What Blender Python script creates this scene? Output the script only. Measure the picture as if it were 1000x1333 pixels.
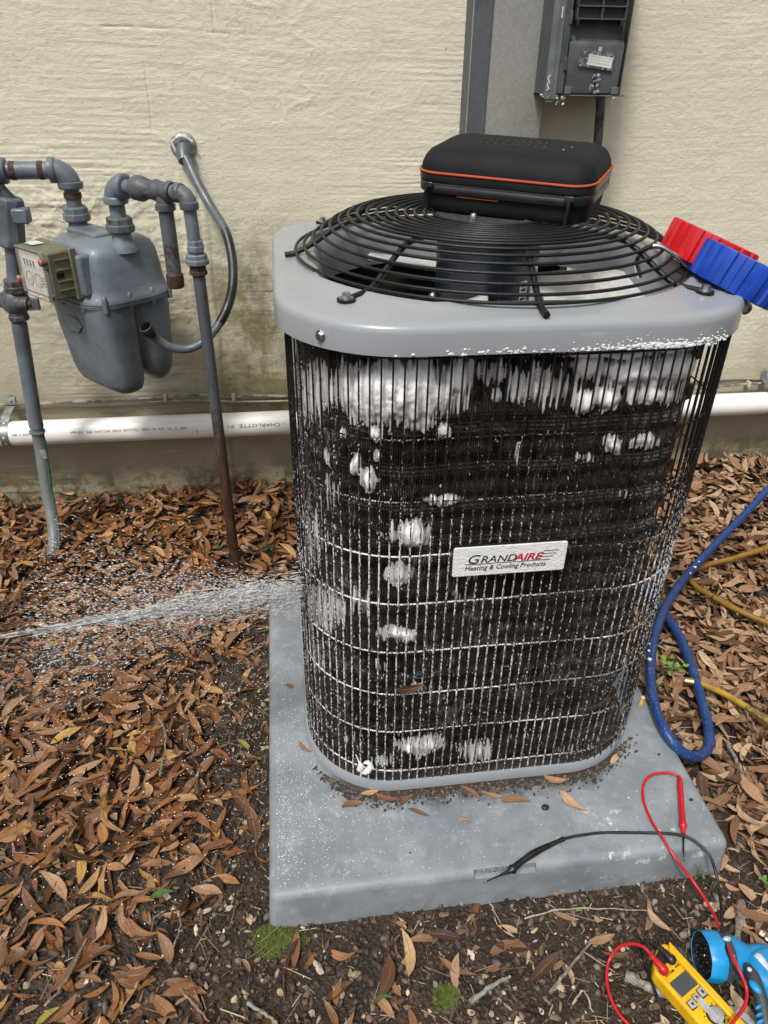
import bpy, math, random
import numpy as np
from mathutils import Vector, Matrix
random.seed(7); RNG = np.random.RandomState(11)
for o in list(bpy.data.objects): bpy.data.objects.remove(o)
C = bpy.context.scene.collection
SC = bpy.context.scene
# ------------------------------------------------------------------ camera
F_PX = 958.0; CX, CY = 500.0, 666.5; H_CAM = 1.03
_n = np.array([476-CX, 2191-CY, F_PX]); _v = np.array([350-CX, 64-CY, F_PX])
_d = _n/np.linalg.norm(_n); _y = _v-_v.dot(_d)*_d; _y /= np.linalg.norm(_y); _z = -_d; _x = np.cross(_y, _z)
RM = np.array([_x, _y, _z]); CAM = np.array([0, 0, H_CAM])
def ray(px, py): return RM @ np.array([px-CX, py-CY, F_PX])
def onz(px, py, z): d = ray(px, py); return Vector(CAM + d*(z-H_CAM)/d[2])
def ony(px, py, y): d = ray(px, py); return Vector(CAM + d*y/d[1])
def proj(P):
    P = np.asarray(P, float); c = (P-CAM) @ RM
    return CX+F_PX*c[..., 0]/c[..., 2], CY+F_PX*c[..., 1]/c[..., 2], c[..., 2]
cd = bpy.data.cameras.new('camera'); cam = bpy.data.objects.new('camera', cd); C.objects.link(cam)
cd.sensor_fit = 'HORIZONTAL'; cd.sensor_width = 36; cd.lens = F_PX/1000*36; cd.clip_start = .02; cd.clip_end = 400
r_, u_, b_ = RM @ [1, 0, 0], RM @ [0, -1, 0], RM @ [0, 0, -1]
cam.matrix_world = Matrix(((r_[0], u_[0], b_[0], 0), (r_[1], u_[1], b_[1], 0), (r_[2], u_[2], b_[2], H_CAM), (0, 0, 0, 1)))
SC.camera = cam
# ------------------------------------------------------------------ light
SUN_EL, SUN_AZ = math.radians(58), math.radians(212)   # azimuth clockwise from +Y (north): behind the camera, to its left
w = bpy.data.worlds.new("World"); SC.world = w; w.use_nodes = True
nt = w.node_tree; nt.nodes.clear()
sky = nt.nodes.new('ShaderNodeTexSky'); sky.sky_type = 'NISHITA'; sky.sun_disc = False
sky.sun_elevation = SUN_EL; sky.sun_rotation = SUN_AZ; sky.air_density = .8; sky.dust_density = 6; sky.ozone_density = .6
hs = nt.nodes.new('ShaderNodeHueSaturation'); hs.inputs['Saturation'].default_value = .22      # cloud cover takes the blue out of the sky
bg = nt.nodes.new('ShaderNodeBackground'); bg.inputs['Strength'].default_value = .066
wo = nt.nodes.new('ShaderNodeOutputWorld')
nt.links.new(sky.outputs[0], hs.inputs['Color']); nt.links.new(hs.outputs[0], bg.inputs[0]); nt.links.new(bg.outputs[0], wo.inputs[0])
sd = bpy.data.lights.new('sun', 'SUN'); sd.energy = 1.5; sd.angle = math.radians(9); sd.color = (1, .96, .9)
sun = bpy.data.objects.new('sun', sd); C.objects.link(sun)
sdir = Vector((math.sin(SUN_AZ)*math.cos(SUN_EL), math.cos(SUN_AZ)*math.cos(SUN_EL), math.sin(SUN_EL)))
sun.rotation_euler = (-sdir).to_track_quat('-Z', 'Y').to_euler()
SC.view_settings.view_transform = 'Standard'; SC.view_settings.look = 'None'; SC.view_settings.gamma = 1
SC.view_settings.use_curve_mapping = False; SC.view_settings.exposure = .82
SC.render.engine = 'CYCLES'
# ------------------------------------------------------------------ noise
def vnoise(x, y, seed=0):
    x = np.asarray(x, float); y = np.asarray(y, float)
    xi = np.floor(x).astype(np.int64); yi = np.floor(y).astype(np.int64); fx = x-xi; fy = y-yi
    def h(a, b):
        n = (a*374761393 + b*668265263 + seed*1442695041) & 0x7fffffff
        n = ((n ^ (n >> 13))*1274126177) & 0x7fffffff
        return ((n ^ (n >> 16)) & 0xffff)/65535.0
    fx = fx*fx*(3-2*fx); fy = fy*fy*(3-2*fy)
    return (h(xi, yi)*(1-fx)+h(xi+1, yi)*fx)*(1-fy)+(h(xi, yi+1)*(1-fx)+h(xi+1, yi+1)*fx)*fy
def fbm(x, y, oct=4, seed=0):
    s = 0; a = .5
    for k in range(oct): s = s+a*vnoise(x*2**k+17.3*k, y*2**k-9.1*k, seed+k); a *= .5
    return s
def sstep(a, b, x): t = np.clip((x-a)/(b-a), 0, 1); return t*t*(3-2*t)
# ------------------------------------------------------------------ objects
def tag(o, label=None, cat=None, group=None, kind=None):
    if label: o['label'] = label
    if cat: o['category'] = cat
    if group: o['group'] = group
    if kind: o['kind'] = kind
    return o
def thing(name, label, cat, loc=(0, 0, 0), group=None):
    o = bpy.data.objects.new(name, None); C.objects.link(o); o.location = loc; o.empty_display_size = .05
    return tag(o, label, cat, group)
def link(name, me, parent=None, loc=None):
    o = bpy.data.objects.new(name, me); C.objects.link(o)
    if parent is not None:
        o.parent = parent
        # meshes are written in world coordinates: take the parent's place back out
        p = parent; off = Vector((0, 0, 0))
        while p is not None: off += p.location; p = p.parent
        o.location = -off if loc is None else Vector(loc)-off
    elif loc is not None: o.location = loc
    return o
class MB:
    def __init__(s): s.v = []; s.f = []; s.mi = []
    def add(s, vs, fs, m=0):
        b = len(s.v); s.v += [tuple(p) for p in vs]; s.f += [tuple(i+b for i in f) for f in fs]; s.mi += [m]*len(fs); return s
    def box(s, x0, x1, y0, y1, z0, z1, m=0, M=None):
        vs = [Vector((x, y, z)) for z in (z0, z1) for y in (y0, y1) for x in (x0, x1)]
        if M: vs = [M @ p for p in vs]
        return s.add(vs, [(0, 2, 3, 1), (4, 5, 7, 6), (0, 1, 5, 4), (2, 6, 7, 3), (0, 4, 6, 2), (1, 3, 7, 5)], m)
    def loft(s, loops, cap0=True, cap1=True, closed=True, m=0):
        n = len(loops[0]); vs = [p for l in loops for p in l]; fs = []
        for i in range(len(loops)-1):
            for j in range(n if closed else n-1):
                k = (j+1) % n; fs.append((i*n+j, i*n+k, (i+1)*n+k, (i+1)*n+j))
        if cap0: fs.append(tuple(range(n))[::-1])
        if cap1: fs.append(tuple((len(loops)-1)*n+j for j in range(n)))
        return s.add(vs, fs, m)
    def tube(s, pts, r, n=10, m=0, cap=True, sq=None, twist=0, lobes=None):
        pts = [Vector(p) for p in pts]; N = len(pts); rs = r if isinstance(r, (list, tuple)) else [r]*N
        loops = []; t0 = None; nrm = None
        for i, p in enumerate(pts):
            t = (pts[min(i+1, N-1)]-pts[max(i-1, 0)])
            if t.length < 1e-9: t = t0.copy()
            t.normalize()
            if nrm is None:
                a = Vector((0, 0, 1)) if abs(t.z) < .9 else Vector((0, 1, 0))
                nrm = (a-t*a.dot(t)).normalized()
            else: nrm = (nrm-t*nrm.dot(t)).normalized()
            t0 = t; bn = t.cross(nrm); l = []
            for j in range(n):
                a = 2*math.pi*j/n+twist; k = 1 if lobes is None else lobes(a)
                l.append(p+(nrm*math.cos(a)+bn*math.sin(a))*rs[i]*k)
            loops.append(l)
        return s.loft(loops, cap, cap, True, m)
    def lathe(s, c, ax, prof, n=20, m=0, lobes=None, cap=True):
        c = Vector(c); ax = Vector(ax).normalized(); a = Vector((0, 0, 1)) if abs(ax.z) < .9 else Vector((0, 1, 0))
        e1 = (a-ax*a.dot(ax)).normalized(); e2 = ax.cross(e1); loops = []
        for (h, r) in prof:
            loops.append([c+ax*h+(e1*math.cos(2*math.pi*j/n)+e2*math.sin(2*math.pi*j/n))*r*(1 if lobes is None else lobes(2*math.pi*j/n)) for j in range(n)])
        return s.loft(loops, cap, cap, True, m)
    def ball(s, c, r, n=10, k=6, M=None, m=0):
        sx, sy, sz = r if isinstance(r, (tuple, list)) else (r, r, r); loops = []
        for i in range(k+1):
            a = math.pi*i/k; q = max(math.sin(a), .02)
            l = [Vector((sx*q*math.cos(2*math.pi*j/n), sy*q*math.sin(2*math.pi*j/n), -sz*math.cos(a))) for j in range(n)]
            if M: l = [M @ p for p in l]
            loops.append([Vector(c)+p for p in l])
        return s.loft(loops, True, True, True, m)
    def mesh(s, name, mats, smooth=True, ang=38):
        me = bpy.data.meshes.new(name); me.from_pydata(s.v, [], s.f)
        for q in (mats if isinstance(mats, (list, tuple)) else [mats]): me.materials.append(q)
        if any(s.mi): me.polygons.foreach_set('material_index', s.mi)
        if smooth:
            me.polygons.foreach_set('use_smooth', [True]*len(me.polygons)); me.update(); me.set_sharp_from_angle(angle=math.radians(ang))
        me.update(); return me
    def build(s, name, mats, parent=None, smooth=True, ang=38, bevel=0, bseg=2):
        o = link(name, s.mesh(name, mats, smooth, ang), parent)
        if bevel:
            b = o.modifiers.new('bevel', 'BEVEL'); b.width = bevel; b.segments = bseg; b.limit_method = 'ANGLE'; b.angle_limit = math.radians(40)
            b.harden_normals = False
        return o
def np_mesh(name, V, Fq, mats, smooth=True, attrs=None, mi=None):
    V = np.asarray(V, np.float32); Fq = np.asarray(Fq, np.int32); k = Fq.shape[1]; n = len(Fq)
    me = bpy.data.meshes.new(name); me.vertices.add(len(V)); me.vertices.foreach_set('co', V.ravel())
    me.loops.add(n*k); me.loops.foreach_set('vertex_index', Fq.ravel())
    me.polygons.add(n); me.polygons.foreach_set('loop_start', np.arange(0, n*k, k, dtype=np.int32))
    me.polygons.foreach_set('use_smooth', np.full(n, smooth))
    for q in (mats if isinstance(mats, (list, tuple)) else [mats]): me.materials.append(q)
    if mi is not None: me.polygons.foreach_set('material_index', np.asarray(mi, np.int32))
    for an, av in (attrs or {}).items():
        a = me.attributes.new(an, 'FLOAT', 'POINT'); a.data.foreach_set('value', np.asarray(av, np.float32))
    me.update(calc_edges=True); me.validate(); return me
def grid_faces(nu, nv, wrap=False):
    i, j = np.meshgrid(np.arange(nu-1), np.arange(nv-1), indexing='ij'); a = (i*nv+j).ravel()
    return np.stack([a, a+nv, a+nv+1, a+1], 1)
def spl(pts, n=8):
    P = [Vector(p) for p in pts]; P = [P[0]*2-P[1]]+P+[P[-1]*2-P[-2]]; out = []
    for i in range(1, len(P)-2):
        for k in range(n):
            t = k/n; a, b, c, d = P[i-1:i+3]
            out.append(.5*((2*b)+(c-a)*t+(2*a-5*b+4*c-d)*t*t+(3*b-a-3*c+d)*t**3))
    return out+[P[-2]]
def rrect(x0, x1, y0, y1, r, n=10, z=0):
    pts = []
    for cx, cy, a0 in ((x1-r, y0+r, -90), (x1-r, y1-r, 0), (x0+r, y1-r, 90), (x0+r, y0+r, 180)):
        for k in range(n+1):
            a = math.radians(a0+90*k/n); pts.append(Vector((cx+r*math.cos(a), cy+r*math.sin(a), z)))
    return pts
def rpath(x0, x1, y0, y1, r):
    """arc-length parametrised rounded rectangle: s=0 at the front centre, running left, back, right"""
    pts = rrect(x0, x1, y0, y1, r, 24); pts = pts[::-1]   # clockwise seen from above
    k = len(pts); st = min(range(k), key=lambda i: (pts[i]-Vector((x0+r, y0, 0))).length)
    pts = pts[st:]+pts[:st]; pts = [Vector(((x0+x1)/2, y0, 0))]+pts+[Vector(((x0+x1)/2, y0, 0))]
    d = [0]
    for a, b in zip(pts, pts[1:]): d.append(d[-1]+(b-a).length)
    P = np.array([[p.x, p.y] for p in pts]); D = np.array(d)
    def f(s):
        s = np.mod(s, D[-1]); x = np.interp(s, D, P[:, 0]); y = np.interp(s, D, P[:, 1])
        x1_ = np.interp(np.mod(s+.002, D[-1]), D, P[:, 0]); y1_ = np.interp(np.mod(s+.002, D[-1]), D, P[:, 1])
        tx, ty = x1_-x, y1_-y; L = np.hypot(tx, ty)+1e-12; tx, ty = tx/L, ty/L
        return x, y, -ty, tx      # point, outward normal
    return f, D[-1]
# ------------------------------------------------------------------ text
def text_mesh(txt, size, M, mats, depth=.0003, shear=0, spacing=1, sx=1, align='LEFT', bold=0):
    cu = bpy.data.curves.new('lettering', 'FONT'); cu.body = txt; cu.size = size; cu.extrude = depth; cu.shear = shear
    cu.space_character = spacing; cu.align_x = align; cu.offset = bold; cu.resolution_u = 3
    o = bpy.data.objects.new('lettering', cu); C.objects.link(o); bpy.context.view_layer.update()
    me = bpy.data.meshes.new_from_object(o.evaluated_get(bpy.context.evaluated_depsgraph_get()))
    bpy.data.objects.remove(o); bpy.data.curves.remove(cu)
    me.transform(M @ Matrix.Diagonal((sx, 1, 1, 1))); me.materials.clear(); me.materials.append(mats); return me
def basis(o, x, y, z):
    x, y, z, o = Vector(x), Vector(y), Vector(z), Vector(o)
    return Matrix(((x.x, y.x, z.x, o.x), (x.y, y.y, z.y, o.y), (x.z, y.z, z.z, o.z), (0, 0, 0, 1)))
# ------------------------------------------------------------------ materials
class N:
    """a tiny node helper"""
    def __init__(s, name):
        s.m = bpy.data.materials.new(name); s.m.use_nodes = True; s.t = s.m.node_tree; s.t.nodes.clear()
        s.o = s.t.nodes.new('ShaderNodeOutputMaterial'); s.b = s.t.nodes.new('ShaderNodeBsdfPrincipled'); s.L(s.b.outputs[0], s.o.inputs[0])
        s.co = s.t.nodes.new('ShaderNodeTexCoord').outputs['Object']; s.geo = s.t.nodes.new('ShaderNodeNewGeometry').outputs['Position']
    def L(s, a, b): s.t.links.new(a, b)
    def set(s, k, v):
        if hasattr(v, 'is_output'): s.L(v, s.b.inputs[k])
        else: s.b.inputs[k].default_value = (tuple(v)+(1,))[:4] if isinstance(v, (tuple, list)) else v
    def mp(s, src, sc=(1, 1, 1), loc=(0, 0, 0), rot=(0, 0, 0)):
        n = s.t.nodes.new('ShaderNodeMapping'); s.L(src, n.inputs[0]); n.inputs['Scale'].default_value = sc; n.inputs['Location'].default_value = loc; n.inputs['Rotation'].default_value = rot; return n.outputs[0]
    def noise(s, src, sc=5, det=4, rough=.6, dist=0):
        n = s.t.nodes.new('ShaderNodeTexNoise'); s.L(src, n.inputs['Vector']); n.inputs['Scale'].default_value = sc; n.inputs['Detail'].default_value = det; n.inputs['Roughness'].default_value = rough; n.inputs['Distortion'].default_value = dist; return n.outputs['Fac']
    def voro(s, src, sc=5, out='Distance', feat='F1'):
        n = s.t.nodes.new('ShaderNodeTexVoronoi'); n.feature = feat; s.L(src, n.inputs['Vector']); n.inputs['Scale'].default_value = sc; return n.outputs[out]
    def ramp(s, src, a, b, c0=0, c1=1):
        n = s.t.nodes.new('ShaderNodeMapRange'); s.L(src, n.inputs[0]); n.interpolation_type = 'SMOOTHSTEP'
        for i, v in enumerate((a, b, c0, c1)): n.inputs[i+1].default_value = v
        return n.outputs[0]
    def crmp(s, src, stops):
        n = s.t.nodes.new('ShaderNodeValToRGB'); s.L(src, n.inputs[0]); e = n.color_ramp.elements
        while len(e) < len(stops): e.new(.5)
        for q, (p, c) in zip(e, stops): q.position = p; q.color = tuple(c)+(1,)
        return n.outputs[0]
    def math(s, op, a, b=0, clamp=False):
        n = s.t.nodes.new('ShaderNodeMath'); n.operation = op; n.use_clamp = clamp
        for i, v in enumerate((a, b)):
            if hasattr(v, 'is_output'): s.L(v, n.inputs[i])
            else: n.inputs[i].default_value = v
        return n.outputs[0]
    def mix(s, f, a, b):
        n = s.t.nodes.new('ShaderNodeMix'); n.data_type = 'RGBA'
        for i, v in ((0, f), (6, a), (7, b)):
            if hasattr(v, 'is_output'): s.L(v, n.inputs[i])
            else: n.inputs[i].default_value = (tuple(v)+(1,))[:4] if isinstance(v, (tuple, list)) else v
        return n.outputs[2]
    def sep(s, src):
        n = s.t.nodes.new('ShaderNodeSeparateXYZ'); s.L(src, n.inputs[0]); return n.outputs
    def attr(s, name):
        n = s.t.nodes.new('ShaderNodeAttribute'); n.attribute_name = name; return n.outputs['Fac']
    def orand(s): return s.t.nodes.new('ShaderNodeObjectInfo').outputs['Random']
    def bump(s, h, strength=.4, dist=.002):
        n = s.t.nodes.new('ShaderNodeBump'); s.L(h, n.inputs['Height']); n.inputs['Strength'].default_value = strength; n.inputs['Distance'].default_value = dist
        s.L(n.outputs[0], s.b.inputs['Normal']); return s
def simple(name, c, rough=.5, metal=0, c2=None, sc=30, lo=.4, hi=.65, bs=.15, bd=.001, rv=0, coat=0):
    n = N(name); f = n.noise(n.geo, sc, 5)
    n.set('Base Color', n.mix(n.ramp(f, lo, hi), c, c2 if c2 else tuple(x*.82 for x in c)))
    g = n.noise(n.geo, sc*3.1, 3)
    n.set('Roughness', n.ramp(g, .3, .7, max(rough-.08-rv, .03), min(rough+.08+rv, 1))); n.set('Metallic', metal)
    if coat: n.set('Coat Weight', coat)
    if bs: n.bump(n.noise(n.geo, sc*8, 4), bs, bd)
    return n.m
def gas_paint(name, base, rust_amt=.62, dark=.55):
    n = N(name); f = n.noise(n.geo, 22, 6, .7); g = n.noise(n.mp(n.geo, (1, 1, 2.2)), 60, 4)
    col = n.mix(n.ramp(n.noise(n.geo, 9, 4), .35, .7), base, tuple(x*dark for x in base))
    col = n.mix(n.ramp(g, .56, .78, 0, .5), col, tuple(min(1, x*1.5) for x in base))
    col = n.mix(n.ramp(n.math('ADD', f, n.math('MULTIPLY', n.math('SUBTRACT', n.noise(n.geo, 160, 4, .7), .5), .35)), rust_amt, rust_amt+.12, 0, .85), col, (.045, .02, .011))
    n.set('Base Color', col); n.set('Roughness', n.ramp(g, .3, .7, .33, .58)); n.bump(n.noise(n.geo, 240, 5), .45, .0012); return n.m
# ================================================================== SETTING
Y_WALL = 1.775; T_PAD = .063
PAD = (-.067, .598, .574, 1.262)
def gh(x, y): return .018*(fbm(x*5, y*5, 3, 3)-.45)+.006*(vnoise(x*40, y*40, 9)-.5)-.004
def wet(n):  # leaves left of the unit are soaked by the spray
    return n.ramp(n.math('ADD', n.sep(n.geo)[0], n.math('MULTIPLY', n.noise(n.geo, 4, 2), .3)), .02, .5, 1, 0)
# ground
def ground_mat():
    n = N('soil'); f = n.noise(n.geo, 28, 6, .7); v = n.voro(n.geo, 190)
    c = n.crmp(f, [(.3, (.012, .007, .0045)), (.5, (.03, .019, .012)), (.62, (.06, .04, .026)), (.8, (.12, .085, .055))])
    c = n.mix(n.ramp(n.noise(n.geo, 330, 2), .66, .72, 0, .7), c, (.24, .19, .13))
    n.set('Base Color', c); n.set('Roughness', .85); h = n.math('ADD', n.math('MULTIPLY', f, 1.2), n.math('MULTIPLY', v, .7)); n.bump(h, .9, .006); return n.m
SOIL = ground_mat()
nx, ny = 330, 300; X, Yv = np.meshgrid(np.linspace(-1.5, 2.2, nx), np.linspace(-.2, 1.9, ny), indexing='ij')
Z = gh(X, Yv)+.004*(fbm(X*60, Yv*60, 3, 21)-.5)
edge = np.minimum(np.minimum(X+1.5, 2.2-X)/.2, np.minimum(Yv+.2, 1.9-Yv)/.1).clip(0, 1); Z = Z*edge
gnd = link('ground', np_mesh('ground', np.stack([X, Yv, Z], -1).reshape(-1, 3), grid_faces(nx, ny), SOIL)); tag(gnd, kind='structure')
mb = MB(); mb.add([(-40, -40, -.012), (40, -40, -.012), (40, 40, -.012), (-40, 40, -.012)], [(0, 1, 2, 3)])
tag(mb.build('terrain', SOIL, smooth=False), kind='structure')
# wall
def wall_mat():
    n = N('painted_stucco'); xyz = n.sep(n.geo); z = xyz[2]
    f = n.noise(n.mp(n.geo, (3, 3, 9)), 3, 5, .65); g = n.noise(n.mp(n.geo, (9, 9, 60)), 8, 5, .7)
    c = n.mix(n.ramp(f, .35, .7), (.76, .72, .58), (.69, .65, .51))
    c = n.mix(n.ramp(g, .55, .8, 0, .35), c, (.42, .36, .26))
    # splashed soil and algae, as the wall carries them
    zz = n.math('ADD', z, n.math('MULTIPLY', n.math('SUBTRACT', n.noise(n.geo, 7, 5), .5), .45))
    c = n.mix(n.ramp(zz, .50, .12, 0, .78), c, (.215, .18, .105))
    brown_left = n.math('MULTIPLY', n.ramp(zz, .8, .45, 0, .45), n.ramp(xyz[0], .15, -.2, 0, 1)); c = n.mix(brown_left, c, (.30, .25, .17))  # browner and darker towards the lower left
    gx = n.math('MULTIPLY', n.ramp(xyz[0], -.26, -.10, 0, 1), n.ramp(xyz[0], .2, .1, 0, 1)); gz = n.math('MULTIPLY', n.ramp(z, .76, .56), n.ramp(z, .12, .26))
    alg = n.math('MULTIPLY', n.math('MULTIPLY', gx, gz), n.ramp(n.noise(n.mp(n.geo, (1, 1, .6)), 14, 6, .7), .36, .62, 0, .85)); c = n.mix(alg, c, (.185, .165, .06))
    low = n.math('MULTIPLY', n.ramp(z, .14, .02), n.ramp(n.noise(n.geo, 20, 5, .7), .42, .6, 0, .85)); c = n.mix(low, c, (.07, .075, .035))
    spots = n.ramp(n.noise(n.geo, 75, 2), .74, .79, 0, .6); c = n.mix(spots, c, (.2, .15, .1))
    n.set('Base Color', c); n.set('Roughness', .8); n.set('Specular IOR Level', .3)
    n.bump(n.math('ADD', n.noise(n.mp(n.geo, (14, 14, 150)), 6, 5, .7), n.math('MULTIPLY', n.noise(n.mp(n.geo, (1, 1, 1.4)), 260, 5, .75), 1.4)), .55, .0026); return n.m
WALLM = wall_mat()
wall = thing('stucco_wall', 'cream painted house wall of rough trowelled stucco with algae stains', 'wall', (0, Y_WALL, 0))
nx, nz = 1080, 560; X, Zv = np.meshgrid(np.linspace(-.9, 1.4, nx), np.linspace(-.03, 1.2, nz), indexing='ij')
wx = X+.03*fbm(X*6, Zv*6, 2, 50); wz = Zv+.030*(fbm(X*3.2, Zv*3.5, 3, 51)-.5)+.012*np.sin(X*2.3)
def ridge(n, p): return np.clip(1-np.abs(2*n-1), 0, 1)**p
gate = sstep(.36, .6, fbm(X*2.6+9, Zv*4, 2, 19)); gate2 = sstep(.36, .62, fbm(X*3.4+2, Zv*3, 2, 29))
h = .0016*(fbm(X*9, Zv*14, 3, 1)-.45)                                    # uneven float work
h += .0011*(.25+gate)*ridge(fbm(wx*3.2, wz*85, 3, 14), 3)+.0008*(.3+gate)*ridge(vnoise(wx*6, wz*240, 15), 2)     # trowel strokes
h += .0006*(.15+gate2)*ridge(fbm(wx*52+wz*70, wz*88-wx*34, 3, 20), 2)      # brushed texture
h += .0013*gate2*ridge(fbm(wx*5.5, wz*9, 3, 23), 20)                     # loose meandering ridges
rough = sstep(.25, .9, .9*np.exp(-((X+.42)**2/.11+(Zv-.66)**2/.035))+.5*np.exp(-((X+.3)**2/.2+(Zv-.35)**2/.03))+.25*fbm(X*6, Zv*6, 2, 5))
h += rough*(.0050*(ridge(fbm(wx*15+wz*12, wz*24-wx*8, 4, 8), 1.6)-.4)+.0016*ridge(fbm(wx*60, wz*75, 3, 9), 2))
h += .0013*(fbm(X*150, Zv*190, 2, 12)-.5)
h -= .0018*np.exp(-((Zv-(1.043+.02*vnoise(X*4, 0*Zv, 7)-.012*X+.002*vnoise(X*60, 0*Zv, 6)))/.0013)**2)*sstep(-.4, -.3, X)*sstep(-.0, -.1, X)*sstep(.35, .6, vnoise(X*60, Zv*4, 4))   # hairline cracks at the block joints
h -= .0026*np.exp(-((X-(-.105+.006*vnoise(X*0, Zv*20, 5)))/.0011)**2)*sstep(1.05, 1.07, Zv)
h -= .0018*np.exp(-((X-(-.252+.006*vnoise(X*0, Zv*16, 5)))/.0012)**2)*sstep(.86, .9, Zv)*sstep(1.02, .98, Zv)
# a flat vertical strip of render standing proud, and the foundation set back under it
sx0 = -.195+.006*(vnoise(X*0, Zv*9, 31)-.5)
h += (.0035*sstep(.024, .014, np.abs(X-sx0))+.003*sstep(.010, .002, np.abs(X-sx0-.03)))*sstep(.86, .74, Zv)*(.6+.7*vnoise(X*20, Zv*14, 35))
h += .010*sstep(.262, .272, Zv+.006*(vnoise(X*9, Zv*0, 33)-.5))
ws = link('wall_face', np_mesh('wall_face', np.stack([X, Y_WALL-h+0*X, Zv], -1).reshape(-1, 3), grid_faces(nx, nz)[:, ::-1][:, ::-1], WALLM), wall)
for nm, a in (('wall_face', (-5, -.9, -.05, 3)), ('wall_face', (1.4, 6, -.05, 3)), ('wall_face', (-.9, 1.4, 1.2, 3))):
    mb = MB(); mb.box(a[0], a[1], Y_WALL-.006, Y_WALL+.15, a[2], a[3]); mb.build(nm, WALLM, wall, smooth=False)
# ------------------------------------------------------------------ leaves
def leaf_arrays(seed, ns=7):
    r = np.random.RandomState(seed); W = r.uniform(.085, .165); brk = r.uniform(.5, .8) if seed % 16 > 12 else 1; curl = r.uniform(-.25, .4); cup = r.uniform(.0, .4); tw = r.uniform(-1.1, 1.1); side = r.uniform(-.16, .16)
    V = []
    for i in range(ns):
        t = i/(ns-1)*brk; wd = W*max(math.sin(math.pi*min(t**.85*.96+.02, 1)), .02)**.85*(1 if 0 < i < ns-1 else (.25 if brk == 1 or i == 0 else .8))
        x = t-.5; y = side*4*(t*(1-t)); z = curl*(t-.5)**2*1.2+.05*math.sin(t*9+seed)*.4; a = tw*(t-.5)
        for q in (-1, 0, 1):
            yy = q*wd; zz = abs(q)*wd*cup+(.012*math.sin(i*2.3+q+seed) if q else 0)
            V.append((x, y+yy*math.cos(a)-zz*math.sin(a), z+yy*math.sin(a)+zz*math.cos(a)))
    Fq = []
    for i in range(ns-1):
        for q in (0, 1): a = i*3+q; Fq.append((a, a+3, a+4, a+1))
    # stalk
    b = len(V); V += [(-.5, .004, .0), (-.5, -.004, .0), (-.6, -.003, -.02), (-.6, .003, -.02)]; Fq.append((b, b+1, b+2, b+3))
    return np.array(V), np.array(Fq)
RIB = np.array([abs((i % 3)-1) for i in range(21)]+[0]*4, float)
LEAF = [leaf_arrays(i) for i in range(32)]
def leaf_mat(name, src):
    n = N(name); r = n.attr('rnd') if src == 'attr' else n.orand(); W = wet(n)
    c = n.crmp(r, [(0, (.035, .017, .009)), (.15, (.10, .042, .016)), (.35, (.23, .092, .030)), (.5, (.12, .058, .030)), (.65, (.31, .135, .045)), (.8, (.21, .12, .075)), (.93, (.38, .22, .11)), (1, (.40, .23, .06))])
    cd_ = n.crmp(r, [(0, (.060, .030, .018)), (.2, (.17, .085, .042)), (.5, (.29, .165, .090)), (.75, (.38, .235, .14)), (1, (.47, .34, .22))])
    c = n.mix(W, cd_, c); rib = n.attr('rib'); c = n.mix(n.ramp(rib, .0, .14, .3, 0), c, (.36, .22, .12)); c = n.mix(n.ramp(rib, .75, 1, 0, .35), c, (.05, .025, .015)); f = n.noise(n.geo, 130, 4, .7); c = n.mix(n.ramp(f, .45, .75, 0, .55), c, n.mix(.6, c, (.04, .02, .012)))
    c = n.mix(n.ramp(n.noise(n.geo, 700, 2), .66, .72, 0, .5), c, (.04, .025, .02))
    n.set('Base Color', c); n.set('Roughness', n.ramp(n.math('ADD', W, n.noise(n.geo, 60, 3)), .3, 1.5, .68, .40)); n.set('Specular IOR Level', .28)
    n.bump(n.math('ADD', n.noise(n.geo, 300, 5, .7), n.ramp(rib, 0, .2)), .6, .0012); return n.m
LM_S, LM_O = leaf_mat('dry_leaf_litter', 'attr'), leaf_mat('dry_leaf', 'obj')
def dens(px, py):
    """how thickly the fallen leaves lie, over the ground (by where the spot is seen from the photographer's place)"""
    d = np.ones_like(px)
    d = np.where(py > 1130, .24, d)
    left = sstep(380, 190, px+.2*(py-1130)); d = np.where(py > 1130, np.maximum(d*.6, left*.6), d)
    d = np.where((py > 860) & (py <= 1130) & (px < 420), np.maximum(.2, sstep(335, 215, px)), d)
    d = np.where((py > 740) & (py <= 860) & (px < 420), np.maximum(.4, sstep(370, 250, px)), d)
    right = sstep(880, 960, px-(py-1130)*.35); d = np.where((px > 700) & (py > 1090), np.maximum(d*.6, right*.6), d)
    return d
NL = 31000; lx = RNG.uniform(-1.25, 1.95, NL); ly = RNG.uniform(-.05, Y_WALL-.01, NL)
px, py, pd = proj(np.stack([lx, ly, lx*0], -1)); D = dens(px, py)*np.where(fbm(lx*7, ly*7, 3, 77) > .3, 1, .6)
inpad = (lx > PAD[0]+.012) & (lx < PAD[1]-.012) & (ly > PAD[2]+.01) & (ly < PAD[3]+.1)
keep = (RNG.rand(NL) < D) & ~inpad & (pd > .05); lx, ly, px, py, pd, D = [a[keep] for a in (lx, ly, px, py, pd, D)]; NL = len(lx)
ll = RNG.uniform(.024, .062, NL)*np.where(RNG.rand(NL) < .15, 1.2, 1)*np.where(py > 1100, .92, 1); lay = RNG.rand(NL)
lz = gh(lx, ly)+.003+lay*.024*np.clip(D*1.2-.2, 0, 1)+.016*np.clip((ly-1.60)/.15, 0, 1)
yaw = RNG.uniform(0, 2*math.pi, NL); pit = RNG.normal(0, .12+.16*D, NL); rol = RNG.normal(0, .2+.24*D, NL)
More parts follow.
